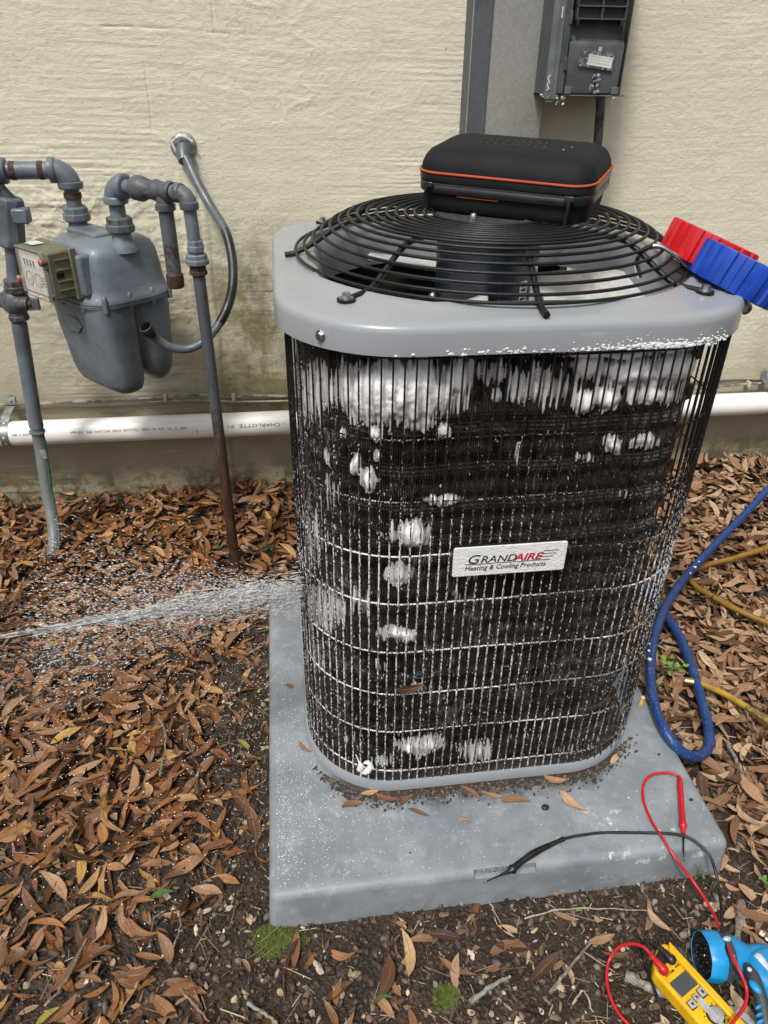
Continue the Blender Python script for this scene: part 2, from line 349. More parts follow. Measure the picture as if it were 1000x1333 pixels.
def rotm(yw, p, r):
    cy, sy, cp, sp, cr, sr = np.cos(yw), np.sin(yw), np.cos(p), np.sin(p), np.cos(r), np.sin(r)
    return np.stack([np.stack([cy*cp, cy*sp*sr-sy*cr, cy*sp*cr+sy*sr], -1), np.stack([sy*cp, sy*sp*sr+cy*cr, sy*sp*cr-cy*sr], -1), np.stack([-sp, cp*sr, cp*cr], -1)], -2)
# keep leaves off the pad's sides
R3 = rotm(yaw, pit, rol); var = RNG.randint(0, 32, NL)
nearpad = (lx > PAD[0]-.03) & (lx < PAD[1]+.03) & (ly > PAD[2]-.03) & (ly < PAD[3]+.1); ll = np.where(nearpad, ll*.62, ll)
infr = (px > 5) & (px < 995) & (py > 5) & (py < 1328)
occl = (px > 350) & (px < 960) & (py < 1200) & (lx > 0) & (lx < .9) & (ly > .55) & (px < 860)
score = np.where(infr & ~occl & ((lay > .55) | (D < .5)), ll/pd, 0); order = np.argsort(-score); solo = order[:300]; rest = np.ones(NL, bool); rest[solo] = False
VV, FF, RR, RB = [], [], [], []; base = 0; ri = np.where(rest)[0]
for v in range(32):
    idx = ri[var[ri] == v]; V0, F0 = LEAF[v]; k = len(V0)
    P = np.einsum('nij,kj->nki', R3[idx], V0)*ll[idx][:, None, None]+np.stack([lx, ly, lz], -1)[idx][:, None, :]
    P[..., 2] = np.maximum(P[..., 2], -.004); P[..., 1] = np.minimum(P[..., 1], Y_WALL-.004)
    VV.append(P.reshape(-1, 3)); FF.append((F0[None]+(np.arange(len(idx))*k)[:, None, None]+base).reshape(-1, 4)); base += k*len(idx)
    RR.append(np.repeat(RNG.rand(len(idx)), k)); RB.append(np.tile(RIB, len(idx)))
lit = link('leaf_litter', np_mesh('leaf_litter', np.concatenate(VV), np.concatenate(FF), LM_S, True, {'rnd': np.concatenate(RR), 'rib': np.concatenate(RB)}))
tag(lit, 'deep litter of small brown oak leaves over the soil', 'leaf litter', kind='stuff')
leaf_me = [np_mesh('fallen_leaf', V0, F0, LM_O, True, {'rib': RIB}) for V0, F0 in LEAF]
def put_leaf(v, loc, R, L, label, group=None, me=None):
    o = bpy.data.objects.new('fallen_leaf', me or leaf_me[v]); C.objects.link(o)
    o.matrix_world = Matrix.Translation(loc) @ Matrix([list(r) for r in R]).to_4x4() @ Matrix.Scale(L, 4)
    return tag(o, label, 'leaf', group)
for i in solo:
    g = 'left of the unit' if px[i] < 350 else ('in front of the pad' if py[i] > 1130 and px[i] < 880 else 'right of the pad')
    put_leaf(var[i], (lx[i], ly[i], lz[i]+.003), R3[i], ll[i], 'slender brown fallen leaf lying on the ground '+g, 'brown leaves fallen '+g)
# ------------------------------------------------------------------ soil debris: chips, grit, acorn shells
def debris(n, name, label, cat, sizes, cols, region, seed, flat=1.):
    r = np.random.RandomState(seed); ico = np.array([(0, 0, 1), (.9, 0, .3), (.28, .85, .3), (-.72, .53, .3), (-.72, -.53, .3), (.28, -.85, .3), (.72, .5, -.4), (-.28, .85, -.4), (-.9, 0, -.4), (-.28, -.85, -.4), (.72, -.5, -.4), (0, 0, -.9)])
    nx_ = lambda i: i % 5+1
    fc = [f for i in range(1, 6) for f in ((0, i, nx_(i)), (i, i+5, nx_(i)), (nx_(i), i+5, nx_(i)+5), (11, nx_(i)+5, i+5))]
    fc = np.array(fc); x = r.uniform(region[0], region[1], n); y = r.uniform(region[2], region[3], n)
    a, b, d = proj(np.stack([x, y, x*0], -1)); k = ~((x > PAD[0]) & (x < PAD[1]) & (y > PAD[2]) & (y < PAD[3])) & (d > .03) & (r.rand(n) < np.clip(1.15-dens(a, b), .05, 1)*np.clip(fbm(x*9, y*9, 3, seed)*1.9-.1, .15, 1)); x, y = x[k], y[k]; n = len(x)
    s = sizes[0]*(sizes[1]/sizes[0])**(r.rand(n)**2.2); sc = np.stack([s*r.uniform(.6, 1.9, n), s*r.uniform(.5, 1, n), s*r.uniform(.25, .8, n)*flat], -1)
    R = rotm(r.uniform(0, 6.28, n), r.normal(0, .5, n), r.normal(0, .6, n)); jit = 1+r.uniform(-.3, .3, (n, 12, 1))
    P = np.einsum('nij,nkj->nki', R, ico[None]*jit*sc[:, None, :])+np.stack([x, y, gh(x, y)+s*.35+.001], -1)[:, None, :]
    m = N(name); q = m.attr('rnd'); m.set('Base Color', m.mix(m.ramp(m.noise(m.geo, 900, 2), .3, .7, 0, .5), m.crmp(q, cols), (.05, .035, .025))); m.set('Roughness', .7)
    o = link(name, np_mesh(name, P.reshape(-1, 3), (fc[None]+(np.arange(n)*12)[:, None, None]).reshape(-1, 3), m.m, flat > 1.2, {'rnd': np.repeat(r.rand(n), 12)}))
    return tag(o, label, cat, kind='stuff')
REG = (-.75, 1.0, .18, 1.25)
debris(46000, 'soil_crumbs', 'dark crumbs of soil and grit on the bare ground', 'soil', (.0012, .006), [(0, (.014, .009, .006)), (.5, (.038, .024, .015)), (.8, (.08, .052, .033)), (1, (.15, .10, .065))], REG, 3)
debris(19000, 'wood_chips', 'pale bits of bark, shell and wood scattered on the soil', 'wood chips', (.0012, .0065), [(0, (.10, .06, .033)), (.45, (.25, .17, .10)), (.8, (.48, .37, .24)), (1, (.72, .64, .50))], REG, 5, .6)
debris(2600, 'acorn_shells', 'small round brown and grey acorn shells on the soil', 'acorns', (.0035, .0065), [(0, (.03, .02, .016)), (.5, (.09, .065, .05)), (.8, (.2, .15, .11)), (1, (.33, .28, .23))], (-.75, 1, .18, .62), 8, 2)
# needle-thin bits of straw and rootlet
r = np.random.RandomState(4); n = 5200; x = r.uniform(-.7, 1, n); y = r.uniform(.15, 1.2, n); k = ~((x > PAD[0]-.01) & (x < PAD[1]+.01) & (y > PAD[2]-.01) & (y < 1.3)); x, y = x[k], y[k]; n = len(x)
a = r.uniform(0, 6.28, n); L = .004+.018*r.rand(n)**2.5; w_ = r.uniform(.0003, .0008, n); z = gh(x, y)+r.uniform(.001, .008, n); dz = r.normal(0, .003, n)
dx, dy = np.cos(a)*L, np.sin(a)*L; ox, oy = -np.sin(a)*w_, np.cos(a)*w_
P = np.stack([np.stack([x-dx-ox, y-dy-oy, z-dz], -1), np.stack([x-dx+ox, y-dy+oy, z-dz], -1), np.stack([x-dx, y-dy, z-dz+w_*2], -1), np.stack([x+dx-ox, y+dy-oy, z+dz], -1), np.stack([x+dx+ox, y+dy+oy, z+dz], -1), np.stack([x+dx, y+dy, z+dz+w_*2], -1)], 1)
fc = np.array([(0, 1, 4, 3), (1, 2, 5, 4), (2, 0, 3, 5)]); m = N('straw'); m.set('Base Color', m.crmp(m.attr('rnd'), [(0, (.05, .03, .02)), (.5, (.16, .11, .07)), (.85, (.33, .26, .17)), (1, (.55, .48, .38))])); m.set('Roughness', .8)
tag(link('straw_bits', np_mesh('straw_bits', P.reshape(-1, 3), (fc[None]+(np.arange(n)*6)[:, None, None]).reshape(-1, 4), m.m, False, {'rnd': np.repeat(r.rand(n), 6)})), 'thin straw and rootlets strewn over the bare soil', 'straw', kind='stuff')
# moss
def moss(px_, py_, rx, ry, label, seed, n=1500):
    r = np.random.RandomState(seed); c = onz(px_, py_, 0); V, Fc = [], []
    for i in range(n):
        a = r.uniform(0, 6.28); q = r.rand()**.6; x = c.x+math.cos(a)*q*rx*(.8+.4*vnoise(a*1.3, 0, seed)); y = c.y+math.sin(a)*q*ry; z = float(gh(x, y))+.006*(1-q*q)
        for j in range(3):
            b = r.uniform(0, 6.28); L = r.uniform(.002, .0045); b0 = len(V)
            V += [(x, y, z), (x+math.cos(b)*.0009, y+math.sin(b)*.0009, z), (x+math.cos(b+.6)*L, y+math.sin(b+.6)*L, z+L*r.uniform(.2, 1))]; Fc.append((b0, b0+1, b0+2))
    m = simple('moss_'+str(seed), (.085, .13, .02), .8, 0, (.16, .2, .03), 200); m.name = 'moss'
    tag(link('moss_patch', np_mesh('moss_patch', V, np.array(Fc), m, False)), label, 'moss', kind='stuff')
moss(360, 1221, .040, .024, 'bright green moss patch at the front left foot of the pad', 3, 2200)
moss(580, 1297, .019, .017, 'small dark green moss cushion in the soil in front of pad', 4)
# twigs
BARK = simple('bark', (.15, .12, .095), .85, 0, (.3, .27, .22), 160, bs=.6, bd=.002); LICH = simple('lichen_bark', (.30, .30, .25), .85, 0, (.17, .14, .11), 120, bs=.6, bd=.002)
PALE = simple('pale_twig', (.38, .33, .26), .8, 0, (.22, .18, .13), 160)
def twig(pts, r, mat_, label, z=.006):
    P = spl([onz(a, b, z+(c if len(q) > 2 else 0)) if True else 0 for q in pts for a, b, c in [(q+(0,))[:3]]], 5)
    for i, p in enumerate(P): p.z += .0015*math.sin(i*1.9); p.x += .001*math.sin(i*2.7)
    mb = MB(); mb.tube(P, [r*(1-.45*i/len(P))*(1+.15*math.sin(i*1.7)) for i in range(len(P))], 7); return tag(mb.build('twig', mat_), label, 'twig')
twig([(612, 1305), (640, 1284), (664, 1271)], .0035, LICH, 'pale lichened twig at the bottom edge right of the moss cushion', .01)
twig([(716, 1293), (735, 1268), (768, 1228)], .0026, BARK, 'thick brown twig slanting between pad and multimeter', .01)
twig([(683, 1196), (730, 1184), (790, 1183), (845, 1186)], .0012, PALE, 'long thin pale twig lying parallel to the pad front', .008)
twig([(815, 1270), (850, 1288), (900, 1310)], .0062, LICH, 'stout lichened stick lying under the multimeter', .006)
twig([(965, 1175), (962, 1205), (957, 1236)], .006, BARK, 'grey brown stick standing out above the blue nozzle', .008)
twig([(946, 965), (958, 988), (968, 1006)], .0035, BARK, 'knobbly brown twig among dry leaves right of the blue hose', .03)
twig([(970, 925), (982, 945), (988, 962)], .0012, BARK, 'thin curved stem among leaves below the brass coupling', .035)
twig([(58, 1310), (85, 1278), (112, 1222)], .0018, BARK, 'thin grey twig slanting across leaves at bottom left', .022)
twig([(232, 1285), (255, 1310), (272, 1330)], .002, BARK, 'bent brown twig in soil at the bottom edge left of moss', .008)
twig([(322, 1306), (345, 1320), (360, 1331)], .0024, LICH, 'short pale lichened twig at bottom edge below the leaf', .008)
twig([(225, 1235), (235, 1205), (231, 1185)], .0013, BARK, 'dark thin twig upright between two fallen leaves at left', .02)
twig([(745, 1308), (760, 1290), (772, 1318)], .0016, PALE, 'small forked pale twig left of the red lead loop', .008)
twig([(208, 1010), (216, 960), (205, 930)], .0018, BARK, 'dark curved twig in wet leaves left of the pad', .03)
twig([(880, 955), (897, 966), (912, 972)], .0018, BARK, 'short grey twig inside the loop of the blue hose', .02)
# ------------------------------------------------------------------ weeds
GREEN = simple('weed_leaf', (.10, .24, .03), .5, 0, (.16, .32, .06), 90); GRD = simple('dark_weed_leaf', (.035, .10, .02), .5, 0, (.05, .14, .03), 90)
STEM = simple('weed_stem', (.13, .2, .06), .6)
def weed(px_, py_, z, leaves, label, m, size, seed, up=.02):
    r = random.Random(seed); c = onz(px_, py_, z); t = thing('weed', label, 'weed', c)
    for i in range(leaves):
        a = i*2.4+r.uniform(-.4, .4); d = size*r.uniform(.7, 1.6); p = c+Vector((math.cos(a)*d, math.sin(a)*d, r.uniform(.3, 1.3)*up))
        mb = MB(); mb.tube(spl([c, (c+p)/2+Vector((0, 0, up*.3)), p], 3), .0006, 5); mb.build('stem', STEM, t)
        V0, F0 = LEAF[i % 16]; V0 = V0*np.array([.8, 2.2, 1]); R = rotm(np.array(a), np.array(r.uniform(-.5, .1)), np.array(r.uniform(-.4, .4))); P = (V0 @ np.array(R).T)*size+np.array(p)
        link('leaf', np_mesh('leaf', P, F0, m), t)
weed(872, 880, .02, 9, 'bright green clover like weed growing inside the blue hose loop', GREEN, .016, 1, .03)
weed(855, 895, .02, 5, 'tiny pale green sprig beside the end of the short yellow hose', GREEN, .008, 6, .012)
weed(345, 722, .01, 6, 'dark green seedling between rusty riser and condenser', GRD, .011, 2, .03)
weed(283, 717, .01, 4, 'tiny dark green seedling left of the rusty riser', GRD, .009, 3, .02)
weed(910, 1140, .004, 4, 'small yellow green weed at the front right corner of pad', GREEN, .009, 4)
weed(995, 1155, .01, 5, 'light green weed among leaves at the right edge', GREEN, .011, 5)
def green_leaf(px_, py_, z, yw, L, label, m): put_leaf(3, onz(px_, py_, z), np.array(rotm(np.array(yw), np.array(.05), np.array(.1))), L, label, me=np_mesh('green_leaf', *LEAF[3], m))
YEL = simple('yellow_green_leaf', (.25, .22, .03), .5, 0, (.16, .15, .03), 120)
green_leaf(210, 1166, .022, .25, .035, 'dull green leaf lying among brown leaves at left', GRD)
green_leaf(62, 1325, .022, .7, .032, 'yellow green leaf at the bottom left edge', YEL)
green_leaf(316, 970, .022, -.9, .032, 'yellowish leaf on wet litter just left of the pad', YEL)
green_leaf(754, 1186, .008, .0, .012, 'tiny green leaf fragment beside the long pale twig', GREEN)
green_leaf(500, 1300, .008, .1, .02, 'small green leaf scrap on soil left of the moss cushion', GRD)
# ------------------------------------------------------------------ pad
def pad_mat():
    n = N('composite_pad'); f = n.noise(n.geo, 12, 6, .65); g = n.noise(n.geo, 45, 5, .6)
    c = n.mix(n.ramp(f, .35, .68), (.17, .195, .218), (.24, .268, .293)); c = n.mix(n.ramp(g, .5, .75, 0, .5), c, (.35, .372, .392))
    c = n.mix(n.ramp(n.noise(n.geo, 260, 3), .62, .7, 0, .55), c, (.10, .10, .10))
    xyz = n.sep(n.geo)
    # chalky white crust near the front right edge
    ch = n.math('MULTIPLY', n.math('MULTIPLY', n.ramp(xyz[0], .3, .42), n.ramp(xyz[1], .70, .62)), n.ramp(n.noise(n.geo, 44, 6, .75), .56, .68, 0, .75)); c = n.mix(ch, c, (.66, .68, .69))
    # soil washed out round the base pan
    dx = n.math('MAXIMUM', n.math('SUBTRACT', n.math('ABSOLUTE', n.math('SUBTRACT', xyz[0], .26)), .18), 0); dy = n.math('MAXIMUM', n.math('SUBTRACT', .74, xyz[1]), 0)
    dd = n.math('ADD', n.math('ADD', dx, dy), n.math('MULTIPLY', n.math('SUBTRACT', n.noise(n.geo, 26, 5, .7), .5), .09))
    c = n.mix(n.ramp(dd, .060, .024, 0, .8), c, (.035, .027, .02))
    n.set('Base Color', c); n.set('Roughness', n.ramp(f, .3, .7, .42, .6)); n.bump(n.math('ADD', n.noise(n.geo, 90, 5), n.math('MULTIPLY', n.noise(n.geo, 500, 2), .5)), .25, .0012); return n.m
PADM = pad_mat()
pad = thing('equipment_pad', 'light grey composite slab under the air conditioner with speckled wet surface', 'equipment pad', ((PAD[0]+PAD[1])/2, (PAD[2]+PAD[3])/2, 0))
mb = MB(); lo = []
for z, ins in ((-.01, -.004), (T_PAD-.012, .0), (T_PAD-.007, .0012), (T_PAD-.003, .004), (T_PAD-.0008, .0085), (T_PAD, .014)):
    lo.append(rrect(PAD[0]+ins, PAD[1]-ins, PAD[2]+ins, PAD[3]-ins, .012, 5, z))
mb.loft(lo); slab = mb.build('slab', PADM, pad, ang=60)
cut = MB(); cut.box(.216, .306, PAD[2]-.01, PAD[2]+.007, T_PAD-.013, T_PAD+.01); co = cut.build('notch_cutter', PADM)
bm = slab.modifiers.new('notch', 'BOOLEAN'); bm.operation = 'DIFFERENCE'; bm.object = co; bm.solver = 'EXACT'
bpy.context.view_layer.update(); me2 = bpy.data.meshes.new_from_object(slab.evaluated_get(bpy.context.evaluated_depsgraph_get())); slab.modifiers.clear(); slab.data = me2
bpy.data.objects.remove(co)
me2.polygons.foreach_set('use_smooth', [True]*len(me2.polygons)); me2.set_sharp_from_angle(angle=math.radians(50))
link('size_mark', text_mesh('30 X 30 X 3', .0105, basis((.222, PAD[2]+.0068, T_PAD-.0108), (1, 0, 0), (0, 0, 1), (0, -1, 0)), PADM, .0014, sx=1.25), pad)
# things lying on the pad
def on_pad(px_, py_, yw, L, v, label, z=.003, rl=.1): put_leaf(v, onz(px_, py_, T_PAD+z), np.array(rotm(np.array(yw), np.array(.02), np.array(rl))), L, label)
for a in ((605, 1067, -.35, .022, 2, 'small orange brown leaf alone on the grey pad'), (641, 1035, -.35, .038, 5, 'shiny brown leaf left of its pair on the pad front'), (672, 1044, -.12, .045, 3, 'long shiny orange leaf on the pad in front of condenser'),
          (612, 1034, -.8, .04, 7, 'brown leaf with its tip under the front of base pan'), (458, 1048, .05, .032, 4, 'flat tan leaf at the front left of base pan'), (506, 1036, -.35, .045, 9, 'wet brown leaf in the debris under the base pan'),
          (545, 1056, -.5, .035, 11, 'grey curled leaf at the edge of debris on pad'), (747, 1042, -.95, .05, 6, 'folded tan leaf pointing away from the base pan'), (722, 1014, -.3, .038, 8, 'dry brown leaf leaning on the base pan front'),
          (728, 1005, .8, .03, 12, 'short tan leaf leaning against the base pan front'), (801, 987, .75, .032, 10, 'curled dry leaf beside the right corner of base pan'), (397, 972, -.9, .03, 1, 'dark wet leaf under the left corner of base pan'),
          (380, 893, -.2, .027, 13, 'translucent brown leaf on the speckled left side of pad'), (530, 1043, .6, .03, 14, 'small dark leaf in the debris on the pad'), (483, 1031, .2, .035, 0, 'reddish wet leaf touching the base pan')):
    on_pad(*a)
mb = MB(); r = random.Random(5)   # bits washed under the pan
for i in range(1900):
    s = r.uniform(0, 1); x = .02+.50*s+r.gauss(0, .012); y = .722-abs(r.gauss(0, .012))+(.05*max(0, (x-.42)/.1)**1.5 if x > .42 else 0)+(.07*((.10-x)/.1)**2 if x < .10 else 0); q = r.uniform(.0006, .0024)
    mb.ball((x, y, T_PAD+q*.5), (q*r.uniform(.6, 2.2), q, q*.5), 5, 3, Matrix.Rotation(r.uniform(0, 3), 4, 'Z'), r.choice((0, 0, 0, 0, 0, 1, 1, 2)))
tag(mb.build('washed_debris', [simple('humus', (.04, .028, .02), .8), simple('humus_brown', (.07, .04, .025), .8), simple('humus_tan', (.18, .12, .08), .8)]), 'dark crumbs and leaf bits washed out in front of the base pan', 'debris', kind='stuff')
BLK = simple('black_seed', (.012, .011, .012), .6)
for px_, py_, q, l in ((710, 1051, .005, 'black pebble on the pad right of the long orange leaf'), (858, 982, .002, 'tiny black speck of grit near the cigarette butt'), (900, 1041, .0025, 'small dark seed on the pad right of the red probe'), (534, 1110, .0012, 'tiny black crumb in the middle of the pad front')):
    mb = MB(); mb.ball(onz(px_, py_, T_PAD+q*.6), (q*1.3, q, q*.7), 8, 5); tag(mb.build('pebble', BLK), l, 'pebble')
bt = onz(835, 915, T_PAD+.004); bt2 = onz(838, 906, T_PAD+.004); ax = (bt2-bt).normalized()
butt = thing('cigarette_butt', 'cigarette butt with orange filter on the right edge of pad', 'cigarette butt', bt)
mb = MB(); mb.lathe(bt-ax*.006, ax, [(0, .0037), (.001, .004), (.015, .004)], 12); mb.build('filter', simple('cork_paper', (.62, .36, .08), .7, 0, (.5, .27, .06), 400), butt)
mb = MB(); mb.lathe(bt+ax*.009, ax, [(0, .004), (.005, .0041), (.006, .003)], 12); mb.build('paper', simple('cigarette_paper', (.75, .73, .68), .8), butt)
# ================================================================== AIR CONDITIONER
U = (-.012, .546, .711, 1.291); UC = Vector((.277, (U[2]+U[3])/2, 0)); CRN = .145
PAINT = N('grey_sheet_metal'); _f = PAINT.noise(PAINT.geo, 7, 5, .6); _c = PAINT.mix(PAINT.ramp(_f, .3, .8), (.28, .30, .325), (.255, .272, .292))
_c = PAINT.mix(PAINT.ramp(PAINT.noise(PAINT.geo, 420, 2), .70, .76, 0, .55), _c, (.10, .09, .075)); _c = PAINT.mix(PAINT.ramp(PAINT.noise(PAINT.mp(PAINT.geo, (4, 90, 60), rot=(0, 0, .5)), 3, 2), .69, .715, 0, .35), _c, (.42, .44, .46))
_c = PAINT.mix(PAINT.ramp(PAINT.noise(PAINT.geo, 26, 6, .75), .56, .72, 0, .35), _c, (.36, .36, .34))
PAINT.set('Base Color', _c); PAINT.set('Roughness', PAINT.ramp(PAINT.noise(PAINT.geo, 14, 5, .7), .3, .7, .24, .46)); PAINT.set('Coat Weight', .2); PAINT.bump(PAINT.noise(PAINT.geo, 60, 5), .06, .001); PAINT = PAINT.m
FOAMW = simple('dense_white_foam', (.80, .81, .82), .5, 0, (.68, .69, .70), 300, bs=.5)
BLACK = simple('black_vinyl_wire', (.008, .008, .009), .42, 0, (.014, .014, .015), 120, bs=.15)
BLACK.node_tree.nodes['Principled BSDF'].inputs['Specular IOR Level'].default_value = .3
ZINC = simple('zinc', (.55, .56, .57), .3, 1, (.4, .4, .4), 200)
unit = thing('air_conditioner', 'grey and black outdoor condenser unit covered in cleaning foam on the pad', 'air conditioner', (UC.x, UC.y, T_PAD))
# base pan
mb = MB(); lo = [rrect(U[0]+i, U[1]-i, U[2]+i, U[3]-i, CRN-i, 12, z) for i, z in ((.016, T_PAD+.002), (.009, T_PAD+.003), (.0065, T_PAD+.005), (.0065, T_PAD+.021), (.008, T_PAD+.0235), (.011, T_PAD+.0235), (.0125, T_PAD+.020))]
mb.loft(lo, cap1=False); mb.build('base_pan', PAINT, unit, ang=50)
mb = MB(); mb.loft([rrect(U[0]+i, U[1]-i, U[2]+i, U[3]-i, CRN-i, 12, z) for i, z in ((.0128, T_PAD+.021), (.0135, T_PAD+.012), (.08, T_PAD+.010))]); mb.build('pan_floor', simple('dark_pan_floor', (.018, .014, .011), .7, 0, (.05, .035, .025), 90, bs=.6), unit)  # floor inside the pan, near black with browner blotches
# coil: finned sheet wrapped round back, left and front
cf, CL = rpath(U[0]+.030, U[1]-.030, U[2]+.030, U[3]-.030, CRN-.028)
gf, GL = rpath(U[0]+.012, U[1]-.004, U[2]+.011, U[3]-.012, CRN-.008)
Z0, Z1 = T_PAD+.012, .785
S0, S1 = -(.470-(U[0]+U[1])/2), CL*.62                            # runs from the right end of the front, leftwards
n1, n2 = int((S1-S0)/.0014), 300; s = np.linspace(S0, S1, n1); z = np.linspace(Z0, Z1, n2); S, ZZ = np.meshgrid(s, z, indexing='ij')
x, y, nx_, ny_ = cf(S); off = np.where(np.arange(n1) % 2 == 0, .0014, -.0014)[:, None]*(.75+.6*vnoise(S*300, ZZ*45, 3))+.0011*(np.arange(n2) % 2)[None, :]*(vnoise(S*500, ZZ*300, 8) > .35)-.0025*(vnoise(S*60, ZZ*60, 4) > .86)
off += .0016*np.cos(ZZ*2*math.pi/.0254)+.0007*np.cos((ZZ+.0004*np.sin(S*90))*2*math.pi/.0052)
def coil_mat():
    n = N('finned_coil'); f = n.noise(n.mp(n.geo, (1, 1, .5)), 60, 5, .7); g = n.noise(n.geo, 6, 3)
    c = n.mix(n.ramp(f, .35, .7), (.010, .008, .0065), (.048, .037, .027)); c = n.mix(n.ramp(g, .4, .7, 0, .45), c, (.05, .04, .03))
    xyz = n.sep(n.geo)
    # a wet film of spent foam caught on fin edges, thicker where the spray lands
    fl = n.noise(n.mp(n.geo, (400, 400, 34)), 1, 3, .7); z_ = n.ramp(xyz[0], .34, .02, .02, .10); film = n.ramp(n.math('ADD', fl, n.math('MULTIPLY', n.math('SUBTRACT', n.noise(n.mp(n.geo, (1, 1, .6)), 22, 4), .5), .8)), .60, .70, 0, 1)
    film = n.math('MULTIPLY', film, n.ramp(xyz[0], .42, .0, .35, .8)); c = n.mix(film, c, (.27, .265, .25))
    n.set('Base Color', c); n.set('Roughness', .45); n.bump(n.noise(n.geo, 900, 3), .5, .0008); return n.m
link('coil', np_mesh('coil', np.stack([x+nx_*off, y+ny_*off, ZZ+.0015*np.sin(S*37)], -1).reshape(-1, 3), grid_faces(n1, n2), coil_mat(), False), unit)
mb = MB()   # the body of the coil behind the fins, its end plate at the front right
s = np.linspace(S0, S1, 160); a_ = [cf(np.array(q)) for q in s]
lo = [[Vector((q[0]-q[2]*d, q[1]-q[3]*d, zz)) for d, zz in ((.003, Z0), (.003, Z1), (.026, Z1), (.026, Z0))] for q in a_]; mb.loft(lo)
mb.build('coil_core', simple('dark_fins', (.022, .018, .014), .6, 0, (.04, .033, .025), 200, bs=.6), unit, smooth=False)
mb = MB()
for k in range(26):
    zz = Z0+.015+k*.0254
    if zz < Z1: q = cf(np.array(S0)); mb.tube([Vector((float(q[0])+.000, float(q[1])+.012, zz)), Vector((float(q[0])+.012, float(q[1])+.013, zz+.004)), Vector((float(q[0])+.012, float(q[1])+.013, zz+.018)), Vector((float(q[0])+.000, float(q[1])+.012, zz+.0225))] if k % 2 else [Vector((float(q[0])-.002, float(q[1])+.018, zz)), Vector((float(q[0])+.006, float(q[1])+.018, zz))], .0045, 8)
mb.build('return_bend_tubes', simple('copper_dull', (.10, .06, .035), .5, .6, (.05, .04, .03)), unit)
# wire guard, dusted with foam specks
def wire_mat(name, mul):
    n = N(name); xyz = n.sep(n.geo); f = n.noise(n.mp(n.geo, (600, 600, 230)), 1, 3, .75); lowf = n.noise(n.geo, 7, 3)
    v = n.math('ADD', n.math('ADD', f, n.math('MULTIPLY', n.math('SUBTRACT', lowf, .5), .35)), n.ramp(xyz[0], .45, .0, -.005, .06))
    v = n.math('ADD', v, n.ramp(xyz[2], .72, .45, -.17, .0)); v = n.math('SUBTRACT', v, n.ramp(xyz[1], .8, .95, 0, .3))
    m_ = n.ramp(v, mul, mul+.04, 0, 1); n.set('Base Color', n.mix(m_, (.010, .010, .011), (.78, .79, .80))); n.set('Roughness', n.ramp(m_, 0, 1, .3, .5)); n.bump(m_, .6, .0012); return n.m
WV, WH = wire_mat('wire_with_foam_specks', .53), wire_mat('ring_wire_with_foam', .49)
guard = thing_g = bpy.data.objects.new('wire_guard', None); C.objects.link(guard); guard.parent = unit
ZR = [.107, .191, .268, .345, .429, .503, .582, .662, .757]
mb = MB(); mb.tube([Vector((0, 0, z_)) for z_ in (.086, .30, .55, .787)], .00115, 6); wme = mb.mesh('vertical_wire', WV)
nw = int(round(GL/.0124))
for k in range(nw):
    s_ = k*GL/nw; q = gf(np.array(s_)); xx, yy = float(q[0])+float(q[2])*.0008, float(q[1])+float(q[3])*.0008
    o = bpy.data.objects.new('vertical_wire', wme); C.objects.link(o); o.parent = guard; o.location = Vector((xx, yy, 0))-unit.location
for z_ in ZR:
    P = [];
    for s_ in np.linspace(0, GL, 220)[:-1]:
        q = gf(np.array(s_)); P.append(Vector((float(q[0])-float(q[2])*.0018, float(q[1])-float(q[3])*.0018, z_+.0012*math.sin(s_*9+z_*40))))
    mb = MB(); mb.tube(P+[P[0]], .0011, 6, cap=False); mb.build('ring_wire', WH, guard)
# ---- foam: a lumpy skin over the coil
PATCH = [(520, 508, 82, 42, 1.25), (455, 495, 34, 36, .75), (590, 490, 26, 30, .9), (412, 510, 30, 50, .62), (548, 552, 30, 12, .7), (578, 560, 10, 12, .9), (487, 563, 8, 12, 1.0), (447, 560, 7, 10, .8),
 (765, 476, 22, 20, .9), (820, 480, 55, 18, 1.1), (875, 474, 30, 20, 1.1), (790, 457, 80, 8, 1.0), (870, 450, 45, 6, .9), (760, 520, 18, 16, 1.0), (790, 515, 22, 16, 1.05), (850, 512, 40, 14, .85), (700, 500, 70, 34, .62), (830, 490, 90, 34, .6), (640, 480, 30, 26, .6), (540, 600, 50, 30, .35), (600, 690, 40, 30, .35), (645, 510, 10, 16, .7),
 (796, 575, 15, 13, 1.0), (835, 574, 22, 11, .78), (755, 590, 22, 12, .5), (463, 607, 8, 15, .95), (478, 622, 9, 18, 1.05), (487, 592, 7, 9, .9), (575, 648, 34, 10, .75), (562, 645, 7, 8, 1.0), (578, 646, 7, 8, 1.0), (428, 590, 12, 16, .5),
 (535, 694, 20, 17, 1.25), (515, 695, 30, 22, .5), (520, 745, 22, 16, .75), (590, 770, 14, 18, .5), (524, 824, 20, 10, .95), (505, 822, 30, 14, .55), (540, 890, 24, 10, .6), (500, 862, 30, 14, .4), (545, 966, 42, 14, .78), (531, 970, 10, 9, 1.0), (556, 966, 7, 10, .95),
 (620, 975, 30, 20, .6), (500, 985, 24, 12, .5), (455, 960, 24, 14, .42), (760, 975, 50, 16, .42), (790, 960, 26, 14, .5), (415, 700, 26, 60, .45), (420, 790, 40, 40, .62), (410, 860, 24, 60, .42), (430, 640, 22, 40, .42), (680, 590, 40, 30, .33), (800, 640, 60, 20, .3), (600, 740, 40, 20, .36), (690, 960, 60, 20, .32), (470, 780, 40, 30, .45)]
n1, n2 = int((S1*.72-S0)/.0012), 470; s = np.linspace(S0, S1*.72, n1); z = np.linspace(Z0, Z1-.004, n2); S, ZZ = np.meshgrid(s, z, indexing='ij')
